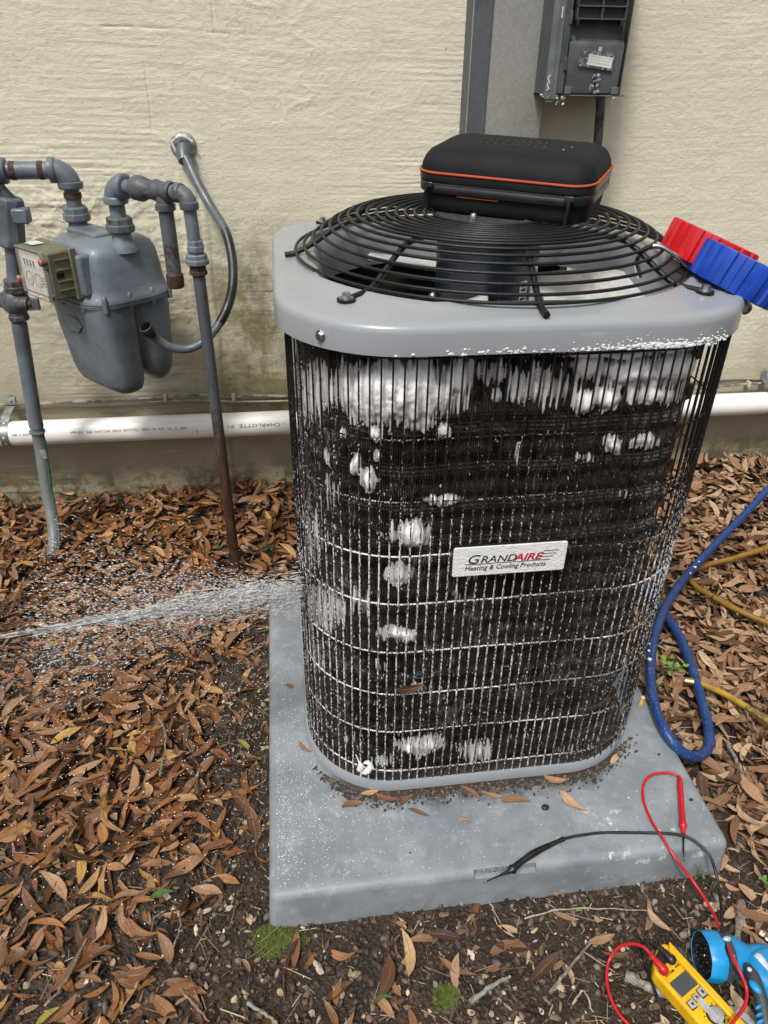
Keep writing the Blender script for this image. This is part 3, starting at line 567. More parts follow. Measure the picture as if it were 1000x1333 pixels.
x, y, nx_, ny_ = cf(S); px, py, _ = proj(np.stack([x, y, ZZ], -1)); M = np.zeros_like(px); BL = np.zeros_like(px)
wpx = px+10*(fbm(S*40, ZZ*22, 3, 61)-.5)*2; wpy = py+8*(fbm(S*40, ZZ*22, 3, 71)-.5)*2
for a, b, rx, ry, k in PATCH:
    d = ((wpx-a)/rx)**2+((wpy-b)/ry)**2; M = np.maximum(M, k*np.exp(-d*.9)); BL = np.maximum(BL, (k > .9)*k*np.exp(-d*1.1))
streak = fbm(S*430, ZZ*14, 3, 41); str2 = fbm(S*170+40, ZZ*30, 3, 43); lump = fbm(S*70, ZZ*58, 3, 44)
cell = np.abs(np.sin(S/.0124*math.pi))                       # foam squeezed out between the wires
v = M*1.12-(1-streak)*.62-(1-str2)*.34+.04*cell
hi = vnoise(S*430, ZZ*20, 47)*.65+vnoise(S*800, ZZ*50, 48)*.35; film = np.clip((M*2.3-.12-(1-hi)*1.25-(1-str2)*.25)*5, 0, 1)*(M > .08)
H_ = np.clip(v-.02, 0, 1); blob = np.clip(BL-.5, 0, 1)
H = .0020*np.clip(H_*4, 0, 1)+.007*np.clip(H_, 0, .7)*(.5+.9*lump)+.0085*blob*(.35+lump)*(.72+.28*cell)+.0016*(fbm(S*300, ZZ*300, 2, 46)-.4)*(H_ > .05)
# scattered flecks caught on fin tips
fleck = (vnoise(S*800, ZZ*330, 91) > .93-.05*sstep(.3, 0, x)-.04*sstep(.5, .2, ZZ))*(vnoise(S*25, ZZ*25, 92) > .35)
H = np.maximum(H, fleck*.0024); H = np.maximum(H, film*.0016)
on = H > .0009; A = x+nx_*(H+.0016); B = y+ny_*(H+.0016)
V = np.stack([A, B, ZZ], -1).reshape(-1, 3); Fq = grid_faces(n1, n2); onf = on.ravel(); kf = onf[Fq].sum(1) >= 2; Fq = Fq[kf]
uq, inv = np.unique(Fq, return_inverse=True); 
def foam_mat():
    n = N('cleaning_foam'); t = n.attr('thick'); f = n.noise(n.geo, 650, 3, .6); hole = n.ramp(n.voro(n.geo, 420), .12, .2, 0, 1)
    c = n.mix(n.ramp(t, .0, .55), (.22, .21, .20), (.86, .86, .87)); c = n.mix(n.math('MULTIPLY', n.ramp(f, .62, .72), .5), c, (.3, .29, .28)); c = n.mix(n.math('MULTIPLY', n.math('SUBTRACT', 1, hole), .35), c, (.3, .3, .3))
    n.set('Base Color', c); n.set('Roughness', .45); n.set('Alpha', n.math('MULTIPLY', n.ramp(t, .02, .5, .35, 1), n.ramp(n.math('ADD', n.noise(n.mp(n.geo, (900, 900, 160)), 1, 3, .7), t), .42, .62, .35, 1))); n.set('Subsurface Weight', .1); n.set('Subsurface Scale', .003); n.bump(f, .45, .0012); return n.m
FOAM = foam_mat(); tk = np.maximum(np.clip(H_*1.25, 0, 1), np.clip(blob*1.6, 0, 1)); tk = np.maximum(tk, fleck*.4); tk = np.maximum(tk, film*(.12+.34*hi)).ravel()[uq]
fo = link('cleaning_foam', np_mesh('cleaning_foam', V[uq], inv.reshape(-1, 4), FOAM, True, {'thick': tk})); tag(fo, 'white coil cleaner foam clinging to the condenser fins in blobs and streaks', 'foam', kind='stuff')
# ---- top cover
mb = MB(); R0 = .262; lo = []
for i, z_ in ((.006, .764), (.0, .764), (.0, .7865), (.0012, .7915), (.004, .7952), (.009, .7968), (.02, .7975)): lo.append(rrect(U[0]+i, U[1]-i, U[2]+i, U[3]-i, CRN-i, 12, z_))
n_ = len(lo[0]); angs = [math.atan2(p.y-UC.y, p.x-UC.x) for p in lo[0]]
for rr, z_ in ((R0+.012, .8015), (R0+.004, .8045), (R0, .8035), (R0-.004, .797), (R0-.010, .785), (R0-.013, .765), (R0-.013, .735)):
    lo.append([Vector((UC.x+rr*math.cos(a), UC.y+rr*math.sin(a), z_)) for a in angs])
for q in range(len(lo)-7, len(lo)):   # keep the rim inside the skirt where the fan opening comes close to the sides
    for i, p in enumerate(lo[q]):
        p.x = min(max(p.x, U[0]+.021), U[1]-.021); p.y = min(max(p.y, U[2]+.0205), U[3]-.021)
mb.loft(lo, cap0=False, cap1=False); mb.build('top_cover', PAINT, unit, ang=60)
for px_, py_ in ((400, 430),):
    p = Vector((U[0]+.145-.145*math.cos(math.radians(48)), U[2]+.145-.145*math.sin(math.radians(48)), .777)); nn = Vector((-math.cos(math.radians(48)), -math.sin(math.radians(48)), 0))
    mb = MB(); mb.lathe(p-nn*.002, nn, [(0, .0058), (.0035, .0058), (.0035, .0042), (.0065, .0038)], 6); mb.lathe(p-nn*.002, nn, [(0, .0065), (.0028, .0062)], 16); mb.build('screw', ZINC, unit)
p = Vector((U[1]-.145+.145*math.cos(math.radians(30)), U[2]+.145-.145*math.sin(math.radians(30)), .782)); nn = Vector((math.cos(math.radians(30)), -math.sin(math.radians(30)), 0))
mb = MB(); mb.lathe(p-nn*.002, nn, [(0, .006), (.003, .006), (.003, .004), (.0065, .0038)], 6); mb.build('screw', ZINC, unit)
# foam spatter along the skirt's lower edge
mb = MB(); r = random.Random(9); 
for i in range(1000):
    x_ = r.uniform(.10, .49); dn = .10*(x_ > .16)+.02+.70*math.exp(-((x_-.405)/.06)**2)+.12*math.exp(-((x_-.25)/.02)**2)
    if r.random() > dn: continue
    z_ = .7645+abs(r.gauss(0, .0025+.005*dn)); q = r.uniform(.0004, .0011)*(1 if z_ > .771 else 1.5)
    y_ = U[2] if x_ < U[1]-CRN else U[2]+CRN-math.sqrt(max(CRN**2-(x_-U[1]+CRN)**2, 0)); mb.ball((x_, y_-.0002, z_), (q*1.5, q*.5, q), 6, 3)
for i in range(45):
    x_ = r.gauss(.405, .03); q = r.uniform(.0010, .0022); mb.ball((x_, U[2]-.0004+(max(0, x_-.423)**2)*3.6, .7655+r.uniform(0, .004)), (q*1.7, q*.6, q*.9), 7, 4)
tag(mb.build('foam_spatter', FOAMW), 'flecks of white foam along the lower edge of grey top cover', 'foam', kind='stuff')
# ---- fan grille
grille = bpy.data.objects.new('fan_grille', None); C.objects.link(grille); grille.parent = unit
PR = [(.258, .806), (.2465, .812), (.235, .820), (.2235, .828), (.212, .8355), (.200, .8415), (.188, .846), (.176, .8485), (.1635, .849), (.151, .8493), (.138, .8493), (.1255, .849), (.113, .849), (.1005, .849), (.088, .849), (.0755, .849)]
for rr, z_ in PR:
    mb = MB(); n = 96; P = [Vector((UC.x+rr*math.cos(2*math.pi*k/n), UC.y+rr*math.sin(2*math.pi*k/n), z_)) for k in range(n)]
    mb.loft([[p+(Vector((p.x-UC.x, p.y-UC.y, 0)).normalized()*math.cos(b)+Vector((0, 0, 1))*math.sin(b))*.0021 for b in [2*math.pi*j/8 for j in range(8)]] for p in P+[P[0]]], False, False); mb.build('ring', BLACK, grille, ang=180)
for deg, rend, foot in ((180, .272, 0), (225, .297, 1), (268, .283, 0), (313, .292, 1), (45, .297, 1), (90, .278, 0), (135, .297, 1)):
    a = math.radians(deg); d = Vector((math.cos(a), math.sin(a), 0)); P = [UC+d*.05+Vector((0, 0, .844))]
    for rr, z_ in ((.17, .8435), (.20, .8365), (.235, .815), (.2585, .8035)): P.append(UC+d*rr+Vector((0, 0, z_)))
    P.append(UC+d*rend+Vector((0, 0, .8015))); P = spl(P, 5); mb = MB(); mb.tube(P, .0036, 10); mb.build('spoke', BLACK, grille)
    if foot:
        f = UC+d*rend+Vector((0, 0, .800)); mb = MB(); mb.lathe(f, (0, 0, 1), [(0, .0105), (.0028, .0105), (.0032, .009)], 18); mb.build('foot', BLACK, grille)
        mb = MB(); mb.lathe(f+Vector((0, 0, .003)), (0, 0, 1), [(0, .0078), (.0016, .0075)], 18); mb.lathe(f+Vector((0, 0, .0046)), (0, 0, 1), [(0, .005), (.0045, .0048)], 6); mb.build('bolt', ZINC, grille)
mb = MB(); mb.lathe(UC+Vector((0, 0, .843)), (0, 0, 1), [(0, .072), (.004, .074), (.006, .073), (.007, .068), (.0062, .05)], 40); mb.build('hub_plate', simple('dusty_black_plate', (.03, .032, .03), .5, 0, (.075, .08, .072), 260, .45, .6), grille)
for a in (234, 306, 54, 126):
    a = math.radians(a); c = UC+Vector((math.cos(a)*.060, math.sin(a)*.060, .849)); mb = MB()
    mb.lathe(c, (0, 0, 1), [(0, .0062), (.004, .0062)], 6); mb.lathe(c+Vector((0, 0, .004)), (0, 0, 1), [(0, .0047), (.003, .0046), (.0055, .0032), (.0064, .001)], 14); mb.build('cap_nut', ZINC, grille)
# ---- fan motor and blades below the grille
mot = bpy.data.objects.new('fan_motor', None); C.objects.link(mot); mot.parent = unit
NAVY = simple('navy_motor_paint', (.012, .02, .035), .42, 0, (.018, .028, .045), 40)
mb = MB(); mb.lathe(UC+Vector((0, 0, .738)), (0, 0, 1), [(0, .045), (.004, .066), (.008, .069), (.098, .069), (.104, .062)], 40); mb.build('housing', NAVY, mot)
mb = MB(); mb.box(UC.x-.0008, UC.x+.0008, UC.y-.0702, UC.y-.067, .70, .838); mb.build('seam', NAVY, mot)
WHITE_L = simple('label_white', (.62, .63, .62), .5)
def arcpatch(name, a0, a1, z0, z1, rr, m, par):
    mb = MB(); L = [[UC+Vector((math.cos(math.radians(a0+(a1-a0)*k/6))*q, math.sin(math.radians(a0+(a1-a0)*k/6))*q, z_)) for z_, q in ((z0, rr), (z1, rr), (z1, rr-.0012), (z0, rr-.0012))] for k in range(7)]; mb.loft(L); return mb.build(name, m, par)
arcpatch('label', 296, 306, .742, .776, .0702, WHITE_L, mot); arcpatch('label', 315, 330, .745, .795, .0702, WHITE_L, mot)
for k in range(5): arcpatch('print', 297, 304, .746+k*.006, .749+k*.006, .0708, BLACK, mot)
mb = MB(); mb.box(UC.x-.06, UC.x+.06, UC.y-.006, UC.y+.006, .838, .842); mb.build('mount', BLACK, mot)
ALU = simple('fan_aluminium', (.82, .82, .80), .5, .1, (.70, .70, .68), 60, bs=.2)
fan = bpy.data.objects.new('fan', None); C.objects.link(fan); fan.parent = unit
for deg in (-22, 98, 218):
    V = []; a0 = math.radians(deg); nu, nv = 12, 10
    for i in range(nu):
        t = i/(nu-1); rr = .066+.165*t; half = math.radians(40-12*t)*(1 if t < .8 else 1-.35*((t-.8)/.2)**2)
        for j in range(nv):
            u_ = j/(nv-1)*2-1; a = a0+u_*half+.18*t; V.append(UC+Vector((math.cos(a)*rr, math.sin(a)*rr, .750+.016*u_*(1-.35*t)-.004*(1-u_*u_))))
    me = np_mesh('blade', V, grid_faces(nu, nv), ALU); o = link('blade', me, fan); sm = o.modifiers.new('s', 'SOLIDIFY'); sm.thickness = .0012
for a in range(3):
    a = math.radians(a*120-42); c = UC+Vector((math.cos(a)*.082, math.sin(a)*.086, .750)); mb = MB(); mb.lathe(c, (0, 0, 1), [(0, .006), (.003, .005), (.005, .003)], 10); mb.build('rivet', ZINC, fan)
mb = MB(); mb.lathe(UC+Vector((0, 0, .735)), (0, 0, 1), [(-.03, .02), (.0, .03), (.004, .03)], 24); mb.build('hub', ZINC, fan)
# compressor down inside
mb = MB(); mb.lathe(UC+Vector((.07, .09, T_PAD+.02)), (0, 0, 1), [(0, .09), (.01, .1), (.30, .1), (.34, .08), (.36, .03)], 30); mb.build('compressor', simple('compressor_black', (.012, .012, .013), .4), unit)
# ---- nameplate
Q = [ony(589.5, 712, .716), ony(737.5, 703, .716), ony(733.5, 739, .716), ony(588.5, 749, .716)]
x0, x1_, z0, z1_ = (Q[0].x+Q[3].x)/2, (Q[1].x+Q[2].x)/2, (Q[2].z+Q[3].z)/2, (Q[0].z+Q[1].z)/2; yp = .7145
plate = bpy.data.objects.new('nameplate', None); C.objects.link(plate); plate.parent = unit; tag(plate, 'white nameplate with the maker\'s name on the front guard')
def plate_mat():
    n = N('wet_white_plate'); f = n.noise(n.mp(n.geo, (1, 1, 1.6), rot=(0, .6, 0)), 130, 3, .5, 1.2); n.set('Base Color', n.mix(n.ramp(f, .5, .62, 0, .35), (.76, .77, .78), (.60, .62, .64))); n.set('Roughness', .32); n.bump(f, .9, .0016); return n.m
mb = MB(); mb.loft([[Vector((p.x, yp-d, p.y)) for p in rrect(x0, x1_, z0, z1_, .0028, 4)] for d in (0, .0022)]); mb.build('plate', plate_mat(), plate, bevel=.0004)
mb = MB(); mb.loft([[Vector((p.x, yp+.003-d, p.y)) for p in rrect(x0, x1_, z0+.0005, z1_+.0014, .0028, 4)] for d in (0, .0028)]); mb.build('backing', BLACK, plate)
yt = yp-.0024; W_, Hh = x1_-x0, z1_-z0; INK = simple('plate_black_ink', (.012, .012, .014), .4); RED = simple('plate_red_ink', (.55, .02, .025), .4)
def lt(name, txt, u, v, size, m, shear=.22, sx=1, bold=.0, sp=1): link(name, text_mesh(txt, size, basis((x0+W_*u, yt, z0+Hh*v), (1, 0, 0), (0, 0, 1), (0, -1, 0)), m, .0002, shear, sp, sx, bold=bold), plate)
lt('lettering', 'G', .115, .44, .0185, INK, .25, 1.15, .0); lt('lettering', 'RAND', .235, .45, .0142, INK, .25, 1.15, .00005); lt('lettering', 'AIRE', .535, .45, .0142, RED, .3, 1.2, .0003)
lt('lettering', 'Heating & Cooling Products', .105, .20, .0095, INK, .25, .96, .0)
mb = MB(); 
for u0, u1, v in ((.105, .86, .405), (.79, .93, .72), (.775, .91, .62), (.76, .885, .52)): mb.box(x0+W_*u0, x0+W_*u1, yt-.0002, yt+.0002, z0+Hh*v, z0+Hh*v+.0007)
mb.build('rules', INK, plate, smooth=False)
# leaf stuck in the guard and one wet leaf at its foot
put_leaf(6, ony(532, 893, .7135), np.array(rotm(np.array(0.), np.array(-.05), np.array(1.3))), .040, 'pale wet leaf stuck across the condenser guard near its foot')
foamleaf = thing('fallen_leaf', 'curled white foam covered leaf stuck in the front left of guard', 'leaf', ony(474, 996, .712))
c = ony(474, 996, .712); mb = MB()
mb.tube(spl([c+Vector((-.009, -.002, -.008)), c+Vector((-.005, -.006, .004)), c+Vector((-.008, -.004, .014)), c+Vector((-.012, -.001, .026))], 4), [.002, .004, .0052, .005, .004, .0045, .0035, .002, .0015, .0012, .001, .0008, .0006][:13], 7)
mb.tube(spl([c+Vector((-.004, -.004, -.009)), c+Vector((.003, -.007, -.006)), c+Vector((.009, -.006, .003)), c+Vector((.005, -.005, .011)), c+Vector((-.001, -.004, .009))], 4), [.002, .0045, .003, .0048, .0035, .0052, .004, .0045, .005, .0035, .0042, .003, .0036, .0028, .0025, .002, .001], 7)
mb.build('foam_coat', FOAMW, foamleaf); put_leaf(5, c+Vector((-.004, -.0065, -.004)), np.array(rotm(np.array(.8), np.array(1.2), np.array(.3))), .02, 'brown scrap of leaf inside the foam curl at the front left of guard')
# ---- water droplets on the pad and cover
mb = MB(); r = random.Random(21); Vv, Ff = [], []
def drop(p, q, n_=5):
    b = len(Vv); Vv.append((p[0], p[1], p[2]+q*.7)); 
    for j in range(n_): a = 6.283*j/n_; Vv.append((p[0]+q*math.cos(a), p[1]+q*math.sin(a), p[2]))
    for j in range(n_): Ff.append((b, b+1+j, b+1+(j+1) % n_))
for i in range(15000):
    x_ = PAD[0]+.012+.66*r.random()**1.3; y_ = r.uniform(PAD[2]+.01, 1.05)
    k = math.exp(-(x_+.05)/.20)*(.25+.6*math.exp(-((y_-.72)/.14)**2))*(.5+fbm(x_*14, y_*14, 2, 5))+.012
    if r.random() > k or (x_ > .02 and y_ > .73) : continue
    drop((x_, y_, T_PAD+.0002), r.choice((.0003, .0004, .0005, .0007))*(2. if r.random() < .006 else 1))
tag(link('foam_droplets', np_mesh('foam_droplets', Vv, np.array(Ff), FOAM, True, {'thick': np.ones(len(Vv))})), 'fine white droplets speckling the left side of the grey pad', 'droplets', kind='stuff')
Vv, Ff = [], []
for i in range(3600):   # and on the wet leaves
    px_, py_ = r.uniform(0, 348), r.gauss(860, 130)
    if not 640 < py_ < 1330: continue
    p = onz(px_, py_, .03); drop((p.x, p.y, .024+r.uniform(-.012, .012)), r.choice((.0003, .0004, .0005, .0007, .001)))
tag(link('water_droplets', np_mesh('water_droplets', Vv, np.array(Ff), FOAM, True, {'thick': np.ones(len(Vv))})), 'white water drops scattered over the wet leaves left of pad', 'droplets', kind='stuff')
# ---- spray
def water_mat():
    n = N('spray_water'); n.set('Base Color', (.95, .96, .98)); n.set('Roughness', .2); n.set('IOR', 1.33); n.set('Subsurface Weight', .9); n.b.inputs['Subsurface Radius'].default_value = (1, 1, 1); n.set('Subsurface Scale', .01); n.set('Specular IOR Level', .5); n.set('Alpha', .92); return n.m
WAT = water_mat(); tgt = Vector((.003, .80, .405)); src = ony(-60, 838, .66); V, Fc = [], []; r = np.random.RandomState(13)
def dart(p, d, L, q):
    d = d/np.linalg.norm(d); a = np.cross(d, [0, 0, 1]); a /= np.linalg.norm(a); b_2 = np.cross(d, a); b0 = len(V)
    V.extend([p-d*L/2, p+a*q, p+b_2*q, p-a*q, p-b_2*q, p+d*L/2])
    for f in ((0, 2, 1), (0, 3, 2), (0, 4, 3), (0, 1, 4), (5, 1, 2), (5, 2, 3), (5, 3, 4), (5, 4, 1)): Fc.append(tuple(i+b0 for i in f))
S_ = np.array(src); T_ = np.array(tgt); ax_ = T_-S_; LT = np.linalg.norm(ax_); ux = ax_/LT
for i in range(1900):                      # the jet, fraying towards the coil
    t = r.rand()**.55; sp = .001+.020*t**2.2; p = S_+ax_*t+np.array([0, r.normal(0, sp), r.normal(0, sp)*.8]); dart(p, ux+r.normal(0, .04, 3), r.uniform(.006, .035)*(1.2-.7*t), r.uniform(.0004, .0009))
for i in range(4600):                      # splash thrown back off the coil
    a = abs(r.normal(0, .33)); el = r.normal(.26, .26)*(1 if r.rand() < .5 else .7); dd = r.rand()**.85*LT; d = -ux+np.array([0, r.normal(0, .22), el*.62]); d /= np.linalg.norm(d)
    p = T_+d*dd*.85+np.array([0, 0, -.35*(dd*.8)**2]); dart(p, d+r.normal(0, .12, 3), r.uniform(.001, .0065), r.uniform(.0004, .00095)*(1.0 if r.rand() < .97 else 2.2))
for i in range(8000):                      # finer mist
    t = r.rand()**.9; d = -ux+np.array([0, r.normal(0, .15), r.normal(.03, .10)]); p = T_+d*(1-t)*LT+np.array([0, 0, -.05*(1-t)]); dart(p, d, r.uniform(.001, .006), r.uniform(.00014, .0003))
tag(link('water_spray', np_mesh('water_spray', np.array(V), np.array(Fc), WAT, True)), 'jet of water from the left breaking into droplets on the condenser corner', 'water spray', kind='stuff')
# ================================================================== WALL FITTINGS
GAS = gas_paint('grey_gas_paint', (.145, .175, .205)); RUSTY = gas_paint('rusty_gas_paint', (.10, .115, .13), .50, .45); GRN = gas_paint('greenish_coated_pipe', (.17, .19, .19), .62, .6)
RUST = simple('rust', (.055, .026, .017), .85, 0, (.09, .05, .035), 120, bs=.6, bd=.002)
def arc(c, a, b, R, n=8):
    """quarter bend about corner point c, arriving along a, leaving along b"""
    a, b = Vector(a).normalized(), Vector(b).normalized(); s_ = c-a*R; e = c+b*R; o = c-a*R+b*R
    return [o+(s_-o)*math.cos(t)+(e-o)*math.sin(t) for t in [math.pi/2*k/n for k in range(n+1)]]
def elbow(par, c, a, b, R, r, m=None, name='elbow'):
    a, b = Vector(a).normalized(), Vector(b).normalized(); mb = MB(); P = arc(c, a, b, R); mb.tube(P, r, 18)
    for p, d in ((c-a*R, a), (c+b*R, b)): mb.lathe(p-d*.007, d, [(0, r*.98), (.001, r*1.13), (.010, r*1.15), (.013, r*1.08), (.014, r*.9)], 20)
    mb.build(name, m or GAS, par, ang=50)
def pipe(par, a, b, r, m=None, name='pipe', n=16, wob=0):
    a, b = Vector(a), Vector(b); mb = MB(); mb.tube([a.lerp(b, k/6) for k in range(7)], r, n); return mb.build(name, m or GAS, par)
def hexnut(par, c, d, r, L, m=None, name='union', n=8):
    mb = MB(); mb.lathe(Vector(c)-Vector(d)*L/2, d, [(0, r*.86), (L*.12, r), (L*.5, r), (L*.52, r*.9), (L*.88, r*.9), (L, r*.8)], n); mb.build(name, m or GAS, par, ang=25, bevel=.0008)
# ---- gas meter
wv = Vector((.67, -.742, 0)); nv = Vector((-.742, -.67, 0)); MC = Vector((-.345, 1.553, 0))
def ml(u, v, z): return MC+wv*u+nv*v+Vector((0, 0, z))
meter = thing('gas_meter', 'grey cast metal gas meter with olive index box hanging between pipes', 'gas meter', (MC.x, MC.y, .41))
def sect(z, uc, vc, a, b, e=3., n=40):
    L = []
    for k in range(n):
        t = 2*math.pi*k/n; c_, s_ = math.cos(t), math.sin(t); L.append(ml(uc+a*abs(c_)**(2/e)*(1 if c_ > 0 else -1), vc+b*abs(s_)**(2/e)*(1 if s_ > 0 else -1), z))
    return L
mb = MB()
mb.loft([sect(.616-(.616-z)*.93, 0, vc, a, b*.97, 3.6) for z, vc, a, b in ((.616, .043, .098, .049), (.585, .043, .099, .050), (.54, .042, .097, .049), (.49, .039, .093, .045), (.455, .037, .093, .043), (.432, .035, .091, .040), (.417, .034, .087, .034), (.409, .033, .077, .024))])
mb.loft([sect(z, 0, vc, a, b, 3.0) for z, vc, a, b in ((.616, -.043, .095, .046), (.585, -.043, .096, .047), (.54, -.042, .094, .046), (.49, -.043, .090, .043), (.458, -.045, .085, .037), (.442, -.047, .078, .028), (.430, -.048, .066, .017), (.424, -.048, .05, .009))])
mb.loft([sect(z, 0, 0, a, b, 3.2) for z, a, b in ((.62, .088, .07), (.52, .078, .055), (.46, .06, .035))])
mb.build('lower_case', GAS, meter, ang=60)
mb = MB(); mb.loft([sect(z, 0, 0, a, b, 3.4, 56) for z, a, b in ((.606, .101, .093), (.606, .106, .098), (.612, .107, .099), (.6125, .105, .097), (.614, .105, .097), (.6145, .107, .099), (.621, .106, .098), (.624, .103, .095), (.640, .098, .091), (.670, .095, .088), (.695, .092, .084), (.709, .086, .078), (.717, .074, .066), (.7205, .05, .045), (.7215, .02, .02))])
mb.build('upper_case', GAS, meter, ang=55)
for u, v in ((.095, .07), (.1, .02), (.1, -.03), (.093, -.075), (.05, .09), (-.02, .093), (-.07, .09)):
    mb = MB(); mb.lathe(ml(u, v, .600), (0, 0, 1), [(0, .005), (.022, .0052), (.028, .0046), (.031, .002)], 10); mb.build('bolt', GAS, meter)
# raised panel and cast ribs on the front
mb = MB(); mb.loft([[ml(u, vv, z) for u, z in ((-.062, .63), (.075, .63), (.07, .705), (-.062, .705))] for vv in (.05, .094)]); mb.build('front_boss', GAS, meter, bevel=.006, bseg=3)
mb = MB(); mb.loft([[ml(.0+.032*math.cos(t), .088+d, .565+.018*math.sin(t)) for t in [k*math.pi/3 for k in range(6)]] for d in (0, .006)]); mb.build('cast_mark', GAS, meter, bevel=.001)
# index box
OLV = simple('olive_index_box', (.115, .112, .07), .5, 0, (.15, .145, .095), 60); GL = N('clear_cover'); GL.set('Base Color', (.9, .9, .88)); GL.set('Roughness', .08); GL.set('Alpha', .12); GL = GL.m
idx = bpy.data.objects.new('index_box', None); C.objects.link(idx); idx.parent = meter
ub0, ub1, zb0, zb1, v0, v1 = -.054, .056, .630, .716, .092, .144
def ubox(name, u0, u1, v0_, v1_, z0, z1, m, par, bevel=0, **k):
    mb = MB(); mb.loft([[ml(u0, v_, z0), ml(u1, v_, z0), ml(u1, v_, z1), ml(u0, v_, z1)] for v_ in (v0_, v1_)]); return mb.build(name, m, par, bevel=bevel, **k)
ubox('housing', ub0, ub1, v0, v1, zb0, zb1, OLV, idx, .004)
for z_ in (.646, .700, .662, .682): ubox('groove_rib', ub1-.002, ub1+.0025, v0+.012, v1-.012, z_, z_+.0028, OLV, idx, .0004)
ubox('slot', ub1-.001, ub1+.0012, v1-.026, v1-.012, .670, .678, BLACK, idx)
ubox('back_flange', ub0-.006, ub1+.005, v0-.004, v0+.010, zb0-.004, zb1+.002, OLV, idx, .002)
ubox('dial_plate', -.044, .040, v1, v1+.0012, .636, .710, simple('dial_card', (.52, .50, .44), .5, 0, (.42, .40, .34), 60), idx)
ubox('counter_window', -.034, .026, v1+.0012, v1+.0022, .682, .698, simple('counter_card', (.60, .59, .55), .4), idx)
for k in range(4): ubox('digit', -.029+k*.011, -.0235+k*.011, v1+.0022, v1+.0028, .684, .696, INK, idx)
for u_ in (-.022, .010):
    c = ml(u_, v1+.0012, .660); mb = MB(); P = [c+wv*math.cos(t)*.0125+Vector((0, 0, math.sin(t)*.0125)) for t in [k*math.pi/12 for k in range(25)]]; mb.tube(P, .0009, 5, cap=False); mb.build('small_dial', INK, idx)
    mb = MB(); mb.tube([c, c+wv*.007+Vector((0, 0, -.006))], .002, 5); mb.build('hand', INK, idx)
for z_ in (.652, .657, .662, .667): ubox('print', .024, .036, v1+.0012, v1+.0017, z_, z_+.0018, INK, idx)
mb = MB(); mb.loft([[ml(u, v1+d, z) for u, z in ((-.048-i, .632-i), (.044+i, .632-i), (.048+i, .66), (.048+i, .70), (.040+i, .714+i*.3), (-.044-i, .714+i*.3))] for d, i in ((.0005, .006), (.004, .005), (.007, .002))], cap0=False, cap1=False); mb.build('cover_rim', simple('clear_rim', (.20, .19, .15), .2), idx)
mb = MB(); mb.loft([[ml(u, v1+d, z) for u, z in ((-.047, .633), (.043, .633), (.047, .66), (.047, .70), (.039, .712), (-.043, .712))] for d in (.006, .0072)]); mb.build('cover_glass', GL, idx)
for u_, z_ in ((-.052, .655), (.050, .700)):
    mb = MB(); mb.lathe(ml(u_, v1, z_), nv, [(0, .006), (.01, .0065), (.012, .005)], 12); mb.build('seal', simple('copper_seal', (.42, .17, .12), .45, .3, (.25, .1, .07)), idx)
for z_ in (.70, .65): mb = MB(); mb.lathe(ml(.052, v1-.001, z_-.012), nv, [(0, .003), (.005, .003)], 6); mb.build('screw', ZINC, idx)
ubox('sticker', -.040, -.012, .108, .132, .7180, .7186, WHITE_L, idx)
# necks and unions on top
PL, PRt = ml(-.076, 0, 0), ml(.076, 0, 0); UPV = Vector((0, 0, 1))
ubox('top_rib', -.075, .03, -.025, .03, .716, .728, GAS, meter, .005)
for P_, rr_ in ((PL, .016), (PRt, .016)):
    mb = MB(); mb.lathe(P_+UPV*.70, UPV, [(0, .026), (.014, .024), (.02, .019), (.035, .018)], 20); mb.build('neck', GAS, meter)
    hexnut(meter, P_+UPV*.748, UPV, .0265, .028, GAS if P_ is PL else RUSTY, 'union_nut', 8)
# ---- inlet pipework
inlet = thing('gas_inlet_pipe', 'grey inlet gas pipework with rusty joints left of the meter', 'gas pipe', (-.59, 1.5, 0))
zt = ony(60, 222, 1.60).z; LX = ony(12, 300, 1.60).x; c1 = Vector((PL.x, PL.y, zt)); c0 = Vector((LX-.012, 1.60, zt)); dh = (c1-c0); dh.z = 0; dh.normalize()
pipe(inlet, PL+UPV*.76, c1-UPV*.02, .0145); pipe(inlet, c0+dh*.02, c1-dh*.02, .016)
elbow(inlet, c1, dh, -UPV, .027, .0205); elbow(inlet, c0, UPV, dh, .027, .0205)
for c, d in ((c1-dh*.048, dh), (c0+dh*.044, dh), (c1-UPV*.046, UPV)): mb = MB(); mb.lathe(c-d*.005, d, [(0, .0155), (.001, .0168), (.010, .0168), (.011, .0155)], 18); mb.build('rusty_joint', RUST, inlet)
def reg(pxy, y=1.60): return ony(pxy[0], pxy[1], y)
a, b = c0-UPV*.03, reg((14, 250)); pipe(inlet, c0-UPV*.02, reg((13, 262)), .0145, RUSTY)
t_, b_2 = reg((13, 256)), reg((16, 322)); mb = MB()
mb.lathe(t_, b_2-t_, [(0, .019), (.003, .025), (.018, .026), (.024, .024), (.075, .026), (.09, .027), ((b_2-t_).length-.003, .026), ((b_2-t_).length, .02)], 8); mb.build('valve_body', GAS, inlet, ang=30, bevel=.002)
mb = MB(); q = t_.lerp(b_2, .33); mb.box(q.x+.010, q.x+.040, q.y-.034, q.y-.004, q.z-.014, q.z+.014); mb.build('valve_key', GAS, inlet, bevel=.004)
pipe(inlet, reg((16, 320)), reg((20, 372)), .0145)
hexnut(inlet, reg((20, 372)), UPV, .024, .03, RUSTY, 'valve_collar', 8)
mb = MB(); q = reg((20, 392)); mb.ball(q, (.029, .026, .030), 16, 10); mb.lathe(q+Vector((.0, -.01, 0)), (.9, -.3, 0), [(.0, .015), (.035, .013), (.036, .008), (.042, .008)], 14); mb.box(q.x+.033, q.x+.052, q.y-.028, q.y-.016, q.z-.012, q.z+.010)
